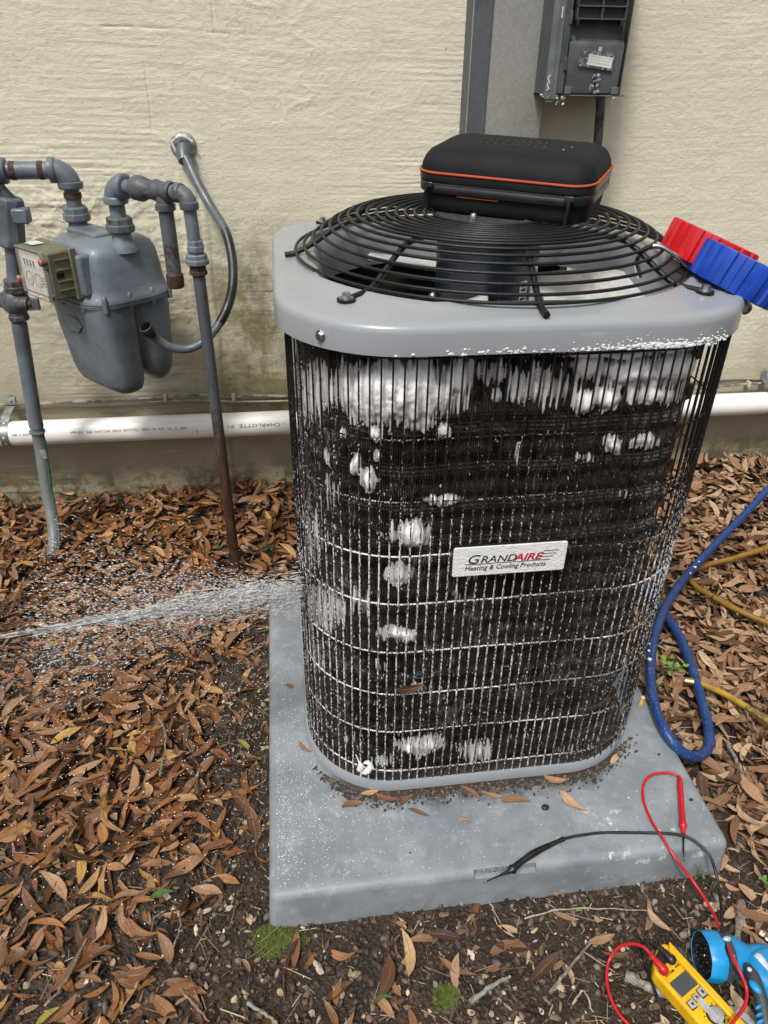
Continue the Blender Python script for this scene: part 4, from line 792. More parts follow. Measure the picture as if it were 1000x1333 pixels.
mb.lathe(q, (-.9, .3, 0), [(0, .017), (.03, .016), (.038, .012)], 14); mb.build('stop_cock', RUSTY, inlet)
hexnut(inlet, reg((24, 410)), UPV, .021, .022, RUSTY, 'valve_nut', 8)
low = [reg((25, 420)), reg((29, 445)), reg((38, 500)), reg((46, 548)), reg((53, 585)), reg((61, 640), 1.58), reg((69, 682), 1.545), reg((70, 712), 1.51), reg((64, 735), 1.49)]
pts_ = spl(low, 5); cut_ = 17
mb = MB(); mb.tube(pts_[:cut_], .0155, 16); mb.build('riser_upper', GAS, inlet); mb = MB(); mb.lathe(pts_[cut_]+UPV*.004, pts_[cut_]-pts_[cut_-2], [(0, .0175), (.004, .0172), (.006, .0140)], 14); mb.build('coating_end', GAS, inlet)
mb = MB(); mb.tube(pts_[cut_-1:], .0135, 16); mb.build('riser_lower', GRN, inlet)
GSTR = simple('green_coating', (.02, .085, .06), .5, 0, (.05, .12, .09), 90)
mb = MB(); q_ = [p+Vector((.0115, -.0035, 0)) for p in pts_[7:]]; mb.tube(q_, [.0045*(.6+.5*abs(math.sin(i*.9))) for i in range(len(q_))], 7); mb.build('green_seam', GSTR, inlet)
mb = MB(); r = random.Random(2); q = reg((57, 588))
V0, Vf = [], []
mb.loft([[q+Vector((math.cos(a)*.0139, math.sin(a)*.0139, z_)) for a in np.linspace(-2.1, -.9, 7)] for z_ in (-.012, .0, .012)], False, False, False); mb.build('scraped_patch', simple('bare_metal_scrape', (.36, .36, .33), .6, .2, (.25, .25, .23), 200), inlet)
# ---- outlet pipework
outlet = thing('gas_outlet_pipe', 'outlet gas pipe with check fittings, capped drip leg and rusty riser to the ground', 'gas pipe', (-.145, 1.40, 0))
zo = .815; o1 = Vector((PRt.x, PRt.y, zo)); o2 = Vector((-.153, 1.398, zo)); do = (o2-o1).normalized(); Lo = (o2-o1).length
pipe(outlet, PRt+UPV*.757, o1-UPV*.02, .0145); elbow(outlet, o1, UPV, do, .024, .0195); elbow(outlet, o2, do, -UPV, .019, .0145, RUSTY)
pipe(outlet, o1+do*.02, o2-do*.015, .0125)
mb = MB(); mb.lathe(o1+do*.045, do, [(0, .0145), (.004, .019), (.010, .0215), (.022, .0225), (.03, .020), (.036, .0165), (.05, .0165)], 10); mb.build('union', RUSTY, outlet, ang=35)
tq = o1+do*(Lo-.055); mb = MB(); mb.lathe(tq-do*.022, do, [(0, .0165), (.008, .0185), (.014, .0160), (.030, .0160), (.036, .0185), (.044, .0165)], 16); mb.lathe(tq, -UPV, [(0, .014), (.020, .015), (.021, .018), (.031, .018), (.032, .015)], 16); mb.build('tee', RUSTY, outlet)
pipe(outlet, tq-UPV*.025, Vector((tq.x, tq.y, .665)), .0135, RUSTY, 'drip_leg'); mb = MB(); mb.lathe(Vector((tq.x, tq.y, .648)), UPV, [(0, .014), (.003, .0158), (.024, .016), (.025, .0145)], 18); mb.build('drip_cap', RUST, outlet)
pipe(outlet, o2-UPV*.015, Vector((-.151, 1.4, .70)), .0115); hexnut(outlet, Vector((-.151, 1.4, .728)), UPV, .0165, .022, GAS, 'coupling', 6); hexnut(outlet, Vector((-.151, 1.4, .705)), UPV, .0215, .02, GAS, 'union_nut', 8); hexnut(outlet, Vector((-.151, 1.4, .685)), UPV, .0165, .016, RUST, 'coupling', 8)
def riser_mat():
    n = N('rusting_riser'); z = n.sep(n.geo)[2]; f = n.noise(n.mp(n.geo, (1, 1, .35)), 50, 6, .7)
    k = n.ramp(n.math('ADD', n.math('MULTIPLY', z, -.55), f), .18, .34, 0, 1); n.set('Base Color', n.mix(k, (.075, .085, .095), n.mix(n.ramp(f, .4, .6), (.022, .014, .010), (.08, .034, .018)))); n.set('Roughness', .55); n.bump(f, .5, .001); return n.m
mb = MB(); mb.tube([Vector((-.151+.006*k/8, 1.4, .69-.70*k/8)) for k in range(9)], .0112, 12); mb.build('riser', riser_mat(), outlet)
# ---- flexible grey conduit out of the wall
CON = simple('grey_conduit', (.085, .10, .115), .4, 0, (.15, .17, .18), 24, .5, .75); BLKC = simple('dark_conduit', (.010, .012, .015), .4, 0, (.03, .035, .04), 24)
hub = ony(239, 190, 1.764); cond = thing('wall_conduit', 'bent grey conduit curving from the round wall fitting down to an open black end', 'conduit', hub)
mb = MB(); mb.lathe(hub+Vector((0, .005, 0)), (0, -1, 0), [(0, .028), (.006, .0275), (.012, .023), (.014, .018)], 24); mb.build('wall_flange', simple('dirty_galv', (.20, .21, .21), .5, .4, (.42, .43, .42), 90), cond)
mb = MB(); a_ = [hub+Vector((math.cos(t)*.020*(1+.12*math.sin(t*5)), -.015, math.sin(t)*.018+.002)) for t in np.linspace(.2, 5.6, 26)]; mb.tube(a_, [.0028*(.6+.6*abs(math.sin(i*1.3))) for i in range(26)], 7); mb.build('sealant', simple('white_sealant', (.62, .62, .6), .6, 0, (.35, .35, .33), 160), cond)
mb = MB(); mb.lathe(hub+Vector((0, -.005, -.004)), (0, -.75, -.66), [(0, .017), (.02, .016), (.028, .012), (.034, .0112)], 18); mb.build('collar', CON, cond)
cp = [hub+Vector((.000, -.022, -.014)), ony(245, 212, 1.73), ony(258, 240, 1.70), ony(275, 270, 1.67), ony(293, 300, 1.62), ony(302, 335, 1.58), ony(303, 370, 1.54), ony(296, 400, 1.51), ony(283, 425, 1.485), ony(266, 444, 1.465), ony(245, 454, 1.46), ony(222, 452, 1.455), ony(203, 440, 1.45), ony(197, 434, 1.445)]
P = spl(cp, 5); r_c = .0095; mb = MB(); mb.tube(P[:22], r_c, 14); mb.build('upper_bend', CON, cond); mb = MB(); mb.tube(P[20:40], r_c*1.02, 14); mb.build('black_section', BLKC, cond); mb = MB(); mb.tube(P[39:], r_c*.88, 14); mb.build('lower_bend', CON, cond)
e_ = P[-1]; d_ = (P[-1]-P[-4]).normalized(); mb = MB(); mb.lathe(e_-d_*.006, d_, [(0, .009), (.002, .0105), (.010, .0105), (.012, .0135), (.026, .014), (.0265, .0105), (.012, .0100), (.011, .001)], 16, cap=False); mb.build('open_end', BLKC, cond)
# ---- white drain pipe along the wall
YP = 1.722; pz0, pz1 = ony(0, 565, YP).z, ony(960, 526, YP).z
pvc = thing('drain_pipe', 'long white plastic drain pipe with black print running along the wall foot', 'pipe', (0, YP, pz0))
def pvc_mat():
    n = N('white_pvc'); f = n.noise(n.mp(n.geo, (.6, 3, 3)), 12, 5, .7); n.set('Base Color', n.mix(n.ramp(f, .45, .75, 0, .8), (.80, .795, .765), (.60, .58, .52))); n.set('Roughness', .35); n.bump(f, .08, .001); return n.m
X0p, X1p = -1.6, 2.4; zp = lambda x: pz0+(pz1-pz0)*(x+.70)/(1.22+.70); RP = .0302
mb = MB(); mb.tube([Vector((X0p+(X1p-X0p)*k/40, YP, zp(X0p+(X1p-X0p)*k/40))) for k in range(41)], RP, 32); mb.build('pipe', pvc_mat(), pvc)
PINK = simple('pipe_print', (.05, .055, .06), .6, 0, (.14, .14, .14), 200)
def ptext(txt, x_right, size, sx, bold=0):
    """print reads upside down, as the pipe was hung"""
    me = text_mesh(txt, size, Matrix.Identity(4), PINK, .0002, sx=sx, bold=bold); 
    for v in me.vertices:
        u_, h_, d = v.co
        x_ = x_right-u_; a2 = math.radians(24)-h_/RP      # upside down: the letters' up points down the wall
        v.co = (x_, YP-math.cos(a2)*(RP+.0002+d), zp(x_)+math.sin(a2)*(RP+.0002+d))
    me.update(); link('lettering', me, pvc)
xr = lambda px_: ony(px_, 565, YP-.02).x
ptext('- CHARLOTTE', xr(372), .0115, 1.55, .0001); ptext('P I', xr(306), .0115, 1.3, .0001); ptext('4200   2"   IPS   SCH  40  COEX  CELLULAR  CORE  PVC-DWV  PIPE   NSF-dwv', xr(245), .0088, .93); ptext('ASTM  F  891-', xr(43), .0088, .95)
mb = MB(); 
for a in np.linspace(-.15, .55, 5)[:-1]: mb.box(xr(258), xr(258)+.001, YP-RP-.0003, YP-RP+.001, zp(-.2)-.010, zp(-.2)+.006)
mb.build('ink_tick', PINK, pvc)
def strap(px_, label, tilt, yb):
    c = ony(px_, 560 if px_ < 500 else 524, YP); c.z = zp(c.x); t = thing('pipe_strap', label, 'pipe strap', c); G = simple('galvanised_strap', (.30, .31, .32), .42, .7, (.2, .2, .2), 90)
    wd = .0095; mb = MB(); L = []
    for a in np.linspace(math.radians(-80), math.radians(235), 26):
        d = Vector((0, -math.cos(a), math.sin(a))); L.append([c+d*q+Vector((s_, 0, 0)) for s_, q in ((-wd, RP+.0006), (wd, RP+.0006), (wd, RP+.0018), (-wd, RP+.0018))])
    mb.loft(L); mb.build('band', G, t)
    top = c+Vector((0, 0, RP)); mb = MB(); P = [top+Vector((0, -.004, -.002)), top+Vector((tilt*.3, .004, .014)), top+Vector((tilt, 0, .045)) if False else top+Vector((tilt, .035, .028)), top+Vector((tilt*1.2, .046, .058))]
    L = [[p+Vector((s_, q, 0)) for s_, q in ((-wd, 0), (wd, 0), (wd, .0013), (-wd, .0013))] for p in P]; mb.loft(L); mb.build('tab', G, t)
    for k in range(5):
        for zz in (1,):
            a = math.radians(-60+k*34); d = Vector((0, -math.cos(a), math.sin(a))); mb = MB(); mb.lathe(c+d*(RP+.0018), d, [(0, .0028), (.0003, .0028)], 10); mb.build('hole', simple('strap_hole_'+str(k), (.75, .75, .72), .5) if px_ < 500 and k < 1 else (WHITE_L if px_ < 500 else BLACK), t)
    for f in (.35, .8): p = P[2].lerp(P[3], f); mb = MB(); mb.lathe(p+Vector((0, -.0002, 0)), (0, -1, 0), [(0, .0032), (.002, .003), (.003, .001)], 10); mb.build('screw', ZINC, t)
strap(9, 'perforated metal strap holding the left end of white drain pipe', .012, 0); strap(1000, 'bent metal strap above the white drain pipe at right edge', -.008, 0)
# ---- thin cable stapled along the ledge
CAB = simple('old_cable', (.10, .095, .085), .6, 0, (.30, .28, .23), 40, .45, .6); zc = lambda px_, py_: ony(px_, py_, 1.757)
cab = thing('wall_cable', 'thin dirty cable running along the wall ledge above the white pipe', 'cable', zc(200, 521))
P = spl([Vector((-1.2, 1.757, zc(0, 527).z)), zc(0, 527), zc(60, 525), zc(120, 522), zc(200, 518), zc(250, 514), zc(300, 516), zc(340, 515), zc(400, 517), zc(640, 525), zc(900, 506), zc(985, 499), zc(1100, 494)], 10)
mb = MB(); mb.tube(P, .0032, 8); mb.build('cable', CAB, cab); mb = MB(); mb.tube([p+Vector((0, .003, -.007)) for p in spl([zc(190, 520), zc(250, 518), zc(310, 520), zc(375, 519)], 8)], .0028, 8); mb.build('second_cable', simple('pale_cable', (.42, .40, .33), .6, 0, (.25, .22, .17), 60), cab)
for a in (304, 215, 975): mb = MB(); c = zc(a, 517 if a < 500 else 500); mb.box(c.x-.004, c.x+.004, 1.752, 1.77, c.z-.008, c.z+.007); mb.build('staple', simple('staple_'+str(a), (.5, .47, .38), .6), cab, bevel=.001)
# ---- sheet metal duct up the wall
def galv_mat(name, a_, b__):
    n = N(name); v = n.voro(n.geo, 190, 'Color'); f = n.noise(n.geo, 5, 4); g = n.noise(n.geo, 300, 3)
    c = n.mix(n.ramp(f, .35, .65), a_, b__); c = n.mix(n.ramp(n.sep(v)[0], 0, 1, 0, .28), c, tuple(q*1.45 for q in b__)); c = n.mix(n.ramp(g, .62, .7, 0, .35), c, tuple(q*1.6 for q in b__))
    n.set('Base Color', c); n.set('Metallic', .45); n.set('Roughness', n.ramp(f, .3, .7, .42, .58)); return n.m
GV = galv_mat('galvanised_steel', (.28, .28, .26), (.33, .33, .31)); GV_SHADE = galv_mat('shaded_galvanised_side', (.06, .07, .08), (.10, .11, .12))  # second tone: same metal with the side face's shade painted into its colour
duct = thing('metal_duct', 'galvanised sheet metal duct running up the wall behind the tool case', 'duct', (.47, 1.775, .3))
YD = 1.692; xa, xb = .402, .402; xf0, xf1 = ony(630, 165, YD).x, ony(703, 165, YD).x
mb = MB(); L = [[Vector((x_, y_, z_)) for x_, y_ in ((.402, 1.778), (.402, 1.7), (.404, 1.698), (xf0, YD), (xf0, YD+.0), (xf1, YD), (xf1, 1.778))] for z_ in (.3, 1.6)]; mb.loft(L); mb.build('casing', GV, duct, smooth=False)
mb = MB(); mb.loft([[Vector((x_, y_, z_)) for x_, y_ in ((.4012, 1.778), (.4012, 1.700), (.4022, 1.6965), (xf0-.001, YD-.0015), (xf0-.0005, YD), (.4035, 1.699), (.4035, 1.778))] for z_ in (.3, 1.6)]); mb.build('side_cover', GV_SHADE, duct, smooth=False)
mb = MB(); mb.box(.4000, .4025, 1.698, 1.7005, .3, 1.6); mb.build('seam', GV, duct, smooth=False)
mb = MB(); mb.box(xf0-.002, xf0+.0015, YD-.0022, YD, .3, 1.6); mb.build('seam', GV_SHADE, duct, smooth=False)
# ---- electrical disconnect box
EB = simple('weathered_grey_enclosure', (.115, .13, .145), .5, 0, (.16, .18, .19), 26, bs=.2); EBD = simple('dark_grey_insert', (.075, .082, .088), .5, 0, (.05, .055, .06), 30); EBK = simple('black_insert', (.014, .015, .017), .5)
xl, xr_, yf, yb_, zb_ = .537, .690, 1.615, 1.688, .957
box = thing('disconnect_box', 'open grey electrical disconnect box with taped white label on the wall', 'electrical box', ((xl+xr_)/2, 1.7, zb_))
zt_ = 1.25; mb = MB(); mb.box(xl, xl+.002, yf, yb_, zb_, zt_); mb.build('left_side', EBD, box)
mb = MB(); mb.box(xl-.003, xl+.020, yf-.005, yf-.0015, zb_-.006, zt_+.004); mb.build('door_flange', EB, box, bevel=.001); mb = MB(); mb.box(xl+.008, xl+.0095, yf-.0075, yf-.005, zb_, zt_); mb.build('flange_fold', EB, box)
mb = MB(); mb.box(xl+.020, xl+.034, yf-.0045, yf+.002, zb_+.004, zt_); mb.build('hinge_strip', EBD, box, bevel=.001)
for z_ in (1.0, 1.075): mb = MB(); mb.box(xl+.029, xl+.0345, yf-.0075, yf-.0045, z_, z_+.022); mb.build('hinge', EBD, box, bevel=.001)
mb = MB(); mb.box(xl, xr_+.012, yf+.002, yb_+.085, zb_, zb_+.002); mb.build('bottom', EB, box)
mb = MB(); mb.box(xl+.002, xr_+.01, 1.74, 1.772, zb_+.002, zt_); mb.build('back', EBD, box)
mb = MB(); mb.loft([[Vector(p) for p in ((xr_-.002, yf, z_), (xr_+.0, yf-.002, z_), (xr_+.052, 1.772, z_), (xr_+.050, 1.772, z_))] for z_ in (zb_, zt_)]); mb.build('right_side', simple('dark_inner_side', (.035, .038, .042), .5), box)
xi0, xi1 = xl+.038, xr_-.003
mb = MB(); mb.loft([[Vector((x_, y_, z_)) for y_, z_ in ((yf+.006, zb_+.004), (yf+.002, 1.040), (yf+.006, 1.048), (yf+.018, 1.053), (yf+.024, 1.072), (yf+.03, 1.2), (yf+.07, 1.2), (yf+.07, zb_+.004))] for x_ in (xi0, xi1)]); mb.build('insert', EBD, box, bevel=.0015)
mb = MB(); mb.box(xi0+.004, xi1-.004, yf+.006, yf+.03, 1.082, 1.128); mb.build('fuse_carrier', EBK, box, bevel=.001)
for x_ in (xi0+.006, (xi0+xi1)/2-.001, xi1-.010): mb = MB(); mb.box(x_, x_+.0025, yf+.0, yf+.012, 1.082, 1.125); mb.build('carrier_rib', EBD, box)
for z_ in (1.084, 1.104, 1.122): mb = MB(); mb.box(xi0+.006, xi1-.008, yf-.001, yf+.012, z_, z_+.0022); mb.build('carrier_bar', EBD, box)
for x_ in (xi0+.007, xi1-.017): mb = MB(); mb.box(x_, x_+.005, yf-.002, yf+.006, 1.074, 1.084); mb.build('lug', EBK, box)
for x_ in (xi0, xi1-.014): mb = MB(); mb.box(x_, x_+.014, yf+.000, yf+.0045, zb_+.003, zb_+.016); mb.build('corner_bracket', simple('dirty_steel', (.16, .14, .12), .6, .3), box, bevel=.0008)
# taped label, slanting
lc = Vector(((xi0+xi1)/2+.004, yf+.0015, 1.018)); R_ = Matrix.Rotation(math.radians(7), 4, 'Y')
TAPE = N('clear_tape'); TAPE.set('Base Color', TAPE.mix(TAPE.ramp(TAPE.noise(TAPE.geo, 160, 3, .6, 1), .5, .62), (.12, .125, .13), (.5, .51, .52))); TAPE.set('Roughness', .15); TAPE.set('Alpha', .55); TAPE = TAPE.m
def slab_(name, u0, u1, w0, w1, d0, d1, m): mb = MB(); mb.box(u0, u1, -d1, -d0, w0, w1, 0, Matrix.Translation(lc) @ R_); return mb.build(name, m, box)
slab_('tape', -.038, .034, -.014, .015, .0015, .002, TAPE); slab_('label', -.020, .030, -.010, .008, .002, .0024, simple('label_paper', (.70, .70, .68), .5))
for k in range(3):
    for j in range(9): slab_('print', -.018+j*.0050, -.018+j*.0050+.0036*(1-.3*((j*7+k*3) % 3)/2), .0045-k*.0048, .0055-k*.0048, .0024, .0026, simple('faint_print', (.32, .32, .32), .6) if (j, k) == (0, 0) else bpy.data.materials['faint_print'])
slab_('tape_tab', -.004, .003, .015, .022, .0015, .0022, simple('tape_scrap', (.5, .51, .51), .3))
kn = Vector(((xi0+xi1)/2+.006, yf+.003, .988)); mb = MB(); mb.lathe(kn, (0, -1, 0), [(0, .005), (.004, .0045), (.006, .002)], 10); mb.build('seal_screw', RUST, box)
mb = MB(); r = random.Random(3)
for i in range(16): mb.ball(kn+Vector((r.uniform(-.010, .010), -.001-r.random()*.004, r.uniform(-.026, .008))), (r.uniform(.001, .003), .001, r.uniform(.002, .006)), 6, 4, Matrix.Rotation(r.uniform(-1, 1), 4, 'Y'))
mb.build('crumpled_tape', simple('crumpled_clear_tape', (.45, .46, .46), .2, 0, (.12, .12, .12), 300, bs=.7), box)
mb = MB()
for i in range(26): mb.ball(Vector((xl+r.uniform(-.003, .045), yf-.004+r.random()*.02, zb_-.004+r.uniform(-.004, .006)-(.01 if i % 3 == 0 else 0))), (r.uniform(.0015, .004), .002, .002), 6, 4)
for i in range(8): mb.ball(Vector((xr_-r.uniform(.0, .012), yf+.004, zb_+r.uniform(-.004, .001))), .0022, 6, 4)
for i in range(12): mb.ball(Vector((xl+.001+r.uniform(-.002, .003), yf-.006, zb_+.01+i*.0022)), (.0015, .001, .002), 6, 4)
mb.build('caulk_remains', simple('old_white_caulk', (.62, .61, .57), .7, 0, (.4, .38, .33), 300), box)
for z_ in (1.04, 1.085): mb = MB(); mb.box(xl+.012, xl+.0145, yf-.0058, yf-.005, z_, z_+.018); mb.build('bare_streak', WHITE_L if z_ > 1.05 else EB, box)
drop_c = thing('electric_conduit', 'stained grey conduit dropping from the disconnect box', 'conduit', (.70, 1.70, .3))
pc = ony(784, 112, 1.70); pd_ = ony(778, 190, 1.715); dn = (pd_-pc)
mb = MB(); mb.lathe(pc+Vector((0, 0, .006)), (0, 0, -1), [(0, .0135), (.022, .0135), (.028, .0115), (.030, .0105)], 18); mb.build('connector', EB, drop_c)
mb = MB(); mb.tube([pc+Vector((0, 0, -.01)), pc.lerp(pd_, .5), pd_, Vector((pd_.x+.002, pd_.y, .3))], .0098, 16)
n = N('stained_conduit'); f = n.noise(n.mp(n.geo, (1, 1, .5)), 60, 5, .7); n.set('Base Color', n.mix(n.ramp(f, .42, .6), (.16, .17, .20), (.055, .045, .04))); n.set('Roughness', .5); mb.build('tube', n.m, drop_c)
# ================================================================== TOOLS AND HOSES
# ---- zip tool case resting on the grille
case = thing('tool_case', 'black zip up hard tool case with orange piping lying on the fan grille', 'case', (.311, 1.021, .854))
cyw = -.57; tX, tY = -.018, .097; cc = Vector((.311, 1.021, .8545))
def cw(x, y, h): return Vector((cc.x+x*math.cos(cyw)-y*math.sin(cyw), cc.y+x*math.sin(cyw)+y*math.cos(cyw), cc.z+h+tX*x+tY*y))
def cloop(L, D, r, h, n=10): return [cw(p.x, p.y, h) for p in rrect(-L/2, L/2, -D/2, D/2, r, n)]
CLOTH = N('black_case_fabric'); f = CLOTH.voro(CLOTH.mp(CLOTH.geo, (1, 1, 1)), 900); g = CLOTH.noise(CLOTH.geo, 20, 4)
c_ = CLOTH.mix(CLOTH.ramp(g, .4, .7), (.005, .006, .008), (.009, .010, .013)); c_ = CLOTH.mix(CLOTH.ramp(CLOTH.noise(CLOTH.geo, 240, 2), .76, .8, 0, .5), c_, (.2, .2, .2)); CLOTH.set('Base Color', c_); CLOTH.set('Roughness', .7); CLOTH.set('Specular IOR Level', .25); CLOTH.bump(f, .3, .0008); CLOTH = CLOTH.m
GLOSSB = simple('black_piped_rubber', (.013, .013, .015), .35); ORG = simple('orange_piping', (.50, .085, .025), .6, 0, (.36, .05, .015), 900, bs=.5)
mb = MB(); mb.loft([cloop(L, D, r, h) for L, D, r, h in ((.206, .118, .026, .0), (.216, .128, .028, .004), (.219, .131, .029, .012), (.221, .133, .029, .034))]); mb.build('base', CLOTH, case, ang=60)
mb = MB(); mb.loft([cloop(L, D, .031, h) for L, D, h in ((.221, .133, .024), (.2285, .1405, .025), (.230, .142, .027), (.230, .142, .0335), (.2275, .1395, .0345), (.2275, .1395, .0365), (.230, .142, .0375), (.2315, .1435, .0405), (.231, .143, .046), (.226, .138, .0475))], False, False); mb.build('zip_band', GLOSSB, case, ang=50)
mb = MB(); lo = cloop(.2272, .1392, .030, .0355, 14); mb.tube(lo+[lo[0]], .0014, 6, cap=False); mb.build('zip_teeth', simple('zip_black', (.02, .02, .022), .3, 0, (.05, .05, .05), 900, bs=.8), case)
mb = MB(); mb.loft([cloop(L, D, r, h) for L, D, r, h in ((.228, .140, .031, .0465), (.2285, .1405, .031, .050), (.226, .138, .030, .057), (.219, .131, .028, .0645), (.209, .121, .026, .0700), (.194, .106, .022, .0733), (.17, .084, .018, .0748), (.10, .03, .01, .0758))]); mb.build('lid', CLOTH, case, ang=80)
mb = MB(); lo = cloop(.231, .143, .0315, .0487, 14); mb.tube(lo+[lo[0]], .0016, 8, cap=False); mb.build('piping', ORG, case)
mb = MB(); mb.tube([cw(-.055+k*.011, -.0678, .0225) for k in range(6)], .0009, 6); mb.build('lower_piping', ORG, case)
for x_, y_ in ((-.093, -.0725), (.090, -.0725)):
    mb = MB(); mb.box(-.006, .006, -.003, .001, -.003, .003, 0, Matrix.Translation(cw(x_, y_, .035)) @ Matrix.Rotation(cyw, 4, 'Z')); mb.build('zip_slider', simple('zip_metal_'+('left' if x_ < 0 else 'right'), (.06, .06, .062), .35, .6), case, bevel=.0008)
P = [cw(.090, -.0755, .034), cw(.0905, -.077, .026), cw(.089, -.0755, .010), cw(.0885, -.076, -.001)]; mb = MB(); mb.tube(spl(P, 5), .0021, 7); mb.build('zip_pull', GLOSSB, case)
P = [cw(-.093, -.0755, .034), cw(-.096, -.076, .024), cw(-.094, -.073, .006)]; mb = MB(); mb.tube(spl(P, 5), .0018, 7); mb.build('zip_pull', GLOSSB, case)
# worn embossing on the lid, no longer legible
mb = MB(); r = random.Random(4)
for row in range(2):
    for k in range(9):
        x_ = -.052+k*.0108+row*.002; y_ = .012-row*.021; mb.tube([cw(x_, y_-.006, .0752), cw(x_+r.uniform(-.002, .002), y_+.006, .0752)], .0012, 5)
        mb.tube([cw(x_, y_+r.choice((-.005, 0, .005)), .0752), cw(x_+.006, y_+r.choice((-.005, 0, .005)), .0752)], .0012, 5)
mb.build('embossing', GLOSSB, case)
mb = MB(); mb.ball(cw(.062, -.012, .0752), (.0022, .001, .0006), 6, 4, Matrix.Rotation(.6, 4, 'Z')); mb.ball(cw(.068, .006, .0752), (.0009, .0009, .0005), 6, 4); mb.build('lint', WHITE_L, case)
# ---- gauge manifold knobs hooked over the edge
REDP = simple('red_plastic', (.55, .012, .018), .32, 0, (.46, .01, .015), 30, bs=.1); BLUP = simple('blue_plastic', (.012, .065, .42), .32, 0, (.010, .05, .33), 30, bs=.1)
man = thing('gauge_manifold', 'manifold with red and blue ribbed knobs hooked over the right edge of top cover', 'manifold', ony(950, 380, .84))
def knob(Lm, Lt, Rm, yc, dz, m, nm):
    """Lm: lower left corner px, Lt: upper left corner px, Rm: lower right corner px, at depth yc"""
    a, b, c = ony(*Lm, yc), ony(*Lt, yc), ony(*Rm, yc); axd = (b-a).normalized(); H_k = (b-a).length; Rk = (c-a).length/2; cen = (a+c)/2
    axd = (axd+Vector((0, -.02, 0))).normalized()
    K = 17; prof = [(0, Rk*.90), (.001, Rk*.955), (.004, Rk*.965), (H_k*.5, Rk*.985), (H_k-.004, Rk), (H_k-.001, Rk*.99), (H_k, Rk*.92), (H_k*.93, Rk*.80)]
    lob = lambda t: 1+.030*max(-1, min(1, 3.2*math.cos(K*t)))
    mb = MB(); mb.lathe(cen, axd, prof, K*10, 0, lob); bm_ = mb.build('knob', m, man, ang=28)
    mb = MB(); mb.lathe(cen+axd*(H_k*.9), axd, [(0, Rk*.3), (.004, Rk*.28)], 24); mb.build('knob_screw_cap', m, man)
    return cen, axd, Rk
knob((868, 319), (891, 278), (950, 372), .885, 0, REDP, 'red'); bc, ba, br = knob((903, 350), (930, 306), (992, 404), .835, 0, BLUP, 'blue')
mb = MB(); mb.tube([bc-ba*.004+Vector((.045, .02, -.026)), bc-ba*.004+Vector((.02, .01, -.012))], .008, 14); mb.tube([bc-ba*.006, bc+Vector((-.04, .05, .012))], .009, 12); mb.build('manifold_body', simple('manifold_grey', (.18, .18, .18), .4, .6), man)
hk = [ony(912, 352, .86), ony(893, 343, .86), ony(875, 330, .86), ony(860, 321, .865), ony(845, 322, .87), ony(834, 330, .875), ony(829, 344, .88), ony(833, 360, .885)]
mb = MB(); mb.tube(spl(hk, 6), .0034, 10); mb.build('hook', simple('hook_steel', (.6, .6, .6), .18, 1), man)
# ---- hoses
def hose(name, label, cat, P, r, m, n=8):
    P = spl(P, n); t = thing(name, label, cat, P[len(P)//2]); mb = MB(); mb.tube(P, r, 14); mb.build('hose', m, t); return t, P
BLH = N('blue_hose'); f = BLH.noise(BLH.geo, 480, 2); fl_ = BLH.noise(BLH.geo, 40, 4, .7); c_ = BLH.mix(BLH.ramp(fl_, .4, .7), (.006, .036, .15), (.012, .055, .20)); c_ = BLH.mix(BLH.math('MULTIPLY', BLH.ramp(f, .66, .70), BLH.ramp(BLH.sep(BLH.geo)[0], .85, .6)), c_, (.65, .68, .72)); BLH.set('Base Color', c_); BLH.set('Roughness', .42); BLH.bump(fl_, .1, .001); BLH = BLH.m
def g(px_, py_, z): return onz(px_, py_, z)
bh, P = hose('blue_hose', 'blue rubber hose looping over leaves at the right side of pad', 'hose', [g(1090, 560, .13), g(1010, 628, .11), g(975, 664, .09), g(935, 705, .075), g(905, 737, .07), g(880, 768, .075), g(862, 800, .085), g(850, 840, .085), g(847, 880, .082), g(853, 920, .080), g(868, 955, .078), g(887, 978, .06), g(907, 985, .04), g(922, 973, .032), g(922, 945, .03), g(913, 910, .03), g(902, 872, .03), g(888, 835, .03), g(872, 808, .032), g(855, 786, .036), g(838, 764, .05)], .0088, BLH)
mb = MB(); r = random.Random(8)
for px_, py_, q in ((845, 847, .003), (846, 858, .0042), (905, 738, .0035), (899, 746, .0024), (910, 731, .002), (846, 838, .002)):
    c = g(px_, py_, .0915); mb.ball(c, (q, q, q*.5), 8, 5)
mb.build('foam_blobs', simple('foam_white', (.8, .81, .82), .5), bh)
YLH = simple('yellow_hose', (.38, .235, .03), .42, 0, (.30, .17, .02), 40, bs=.1); YLD = simple('dull_yellow_hose', (.25, .135, .018), .45, 0, (.19, .10, .012), 40, bs=.1)
BRS = simple('brass', (.62, .48, .22), .3, .95, (.42, .30, .12), 100)
hose('yellow_hose', 'dull yellow hose bending sharply beside the blue hose', 'hose', [g(1090, 680, .06), g(1030, 702, .055), g(990, 716, .05), g(950, 728, .042), g(915, 737, .034), g(897, 748, .030), g(905, 762, .028), g(925, 775, .03), g(960, 794, .034), g(1000, 811, .036), g(1060, 832, .04)], .0062, YLD)
yh, P = hose('yellow_hose', 'short yellow hose with crimped brass coupling ending by the weed', 'hose', [g(897, 887, .030), g(912, 890, .032), g(930, 897, .034), g(950, 907, .036), g(975, 922, .038), g(992, 933, .04), g(1040, 960, .045)], .0060, YLH)
d_ = (P[3]-P[0]).normalized(); mb = MB(); mb.lathe(P[0]-d_*.008, d_, [(0, .005), (.001, .0072), (.016, .0072), (.017, .0062)], 12); mb.build('crimp', BRS, yh)
for i0, rr_ in ((31, .0078),): pass
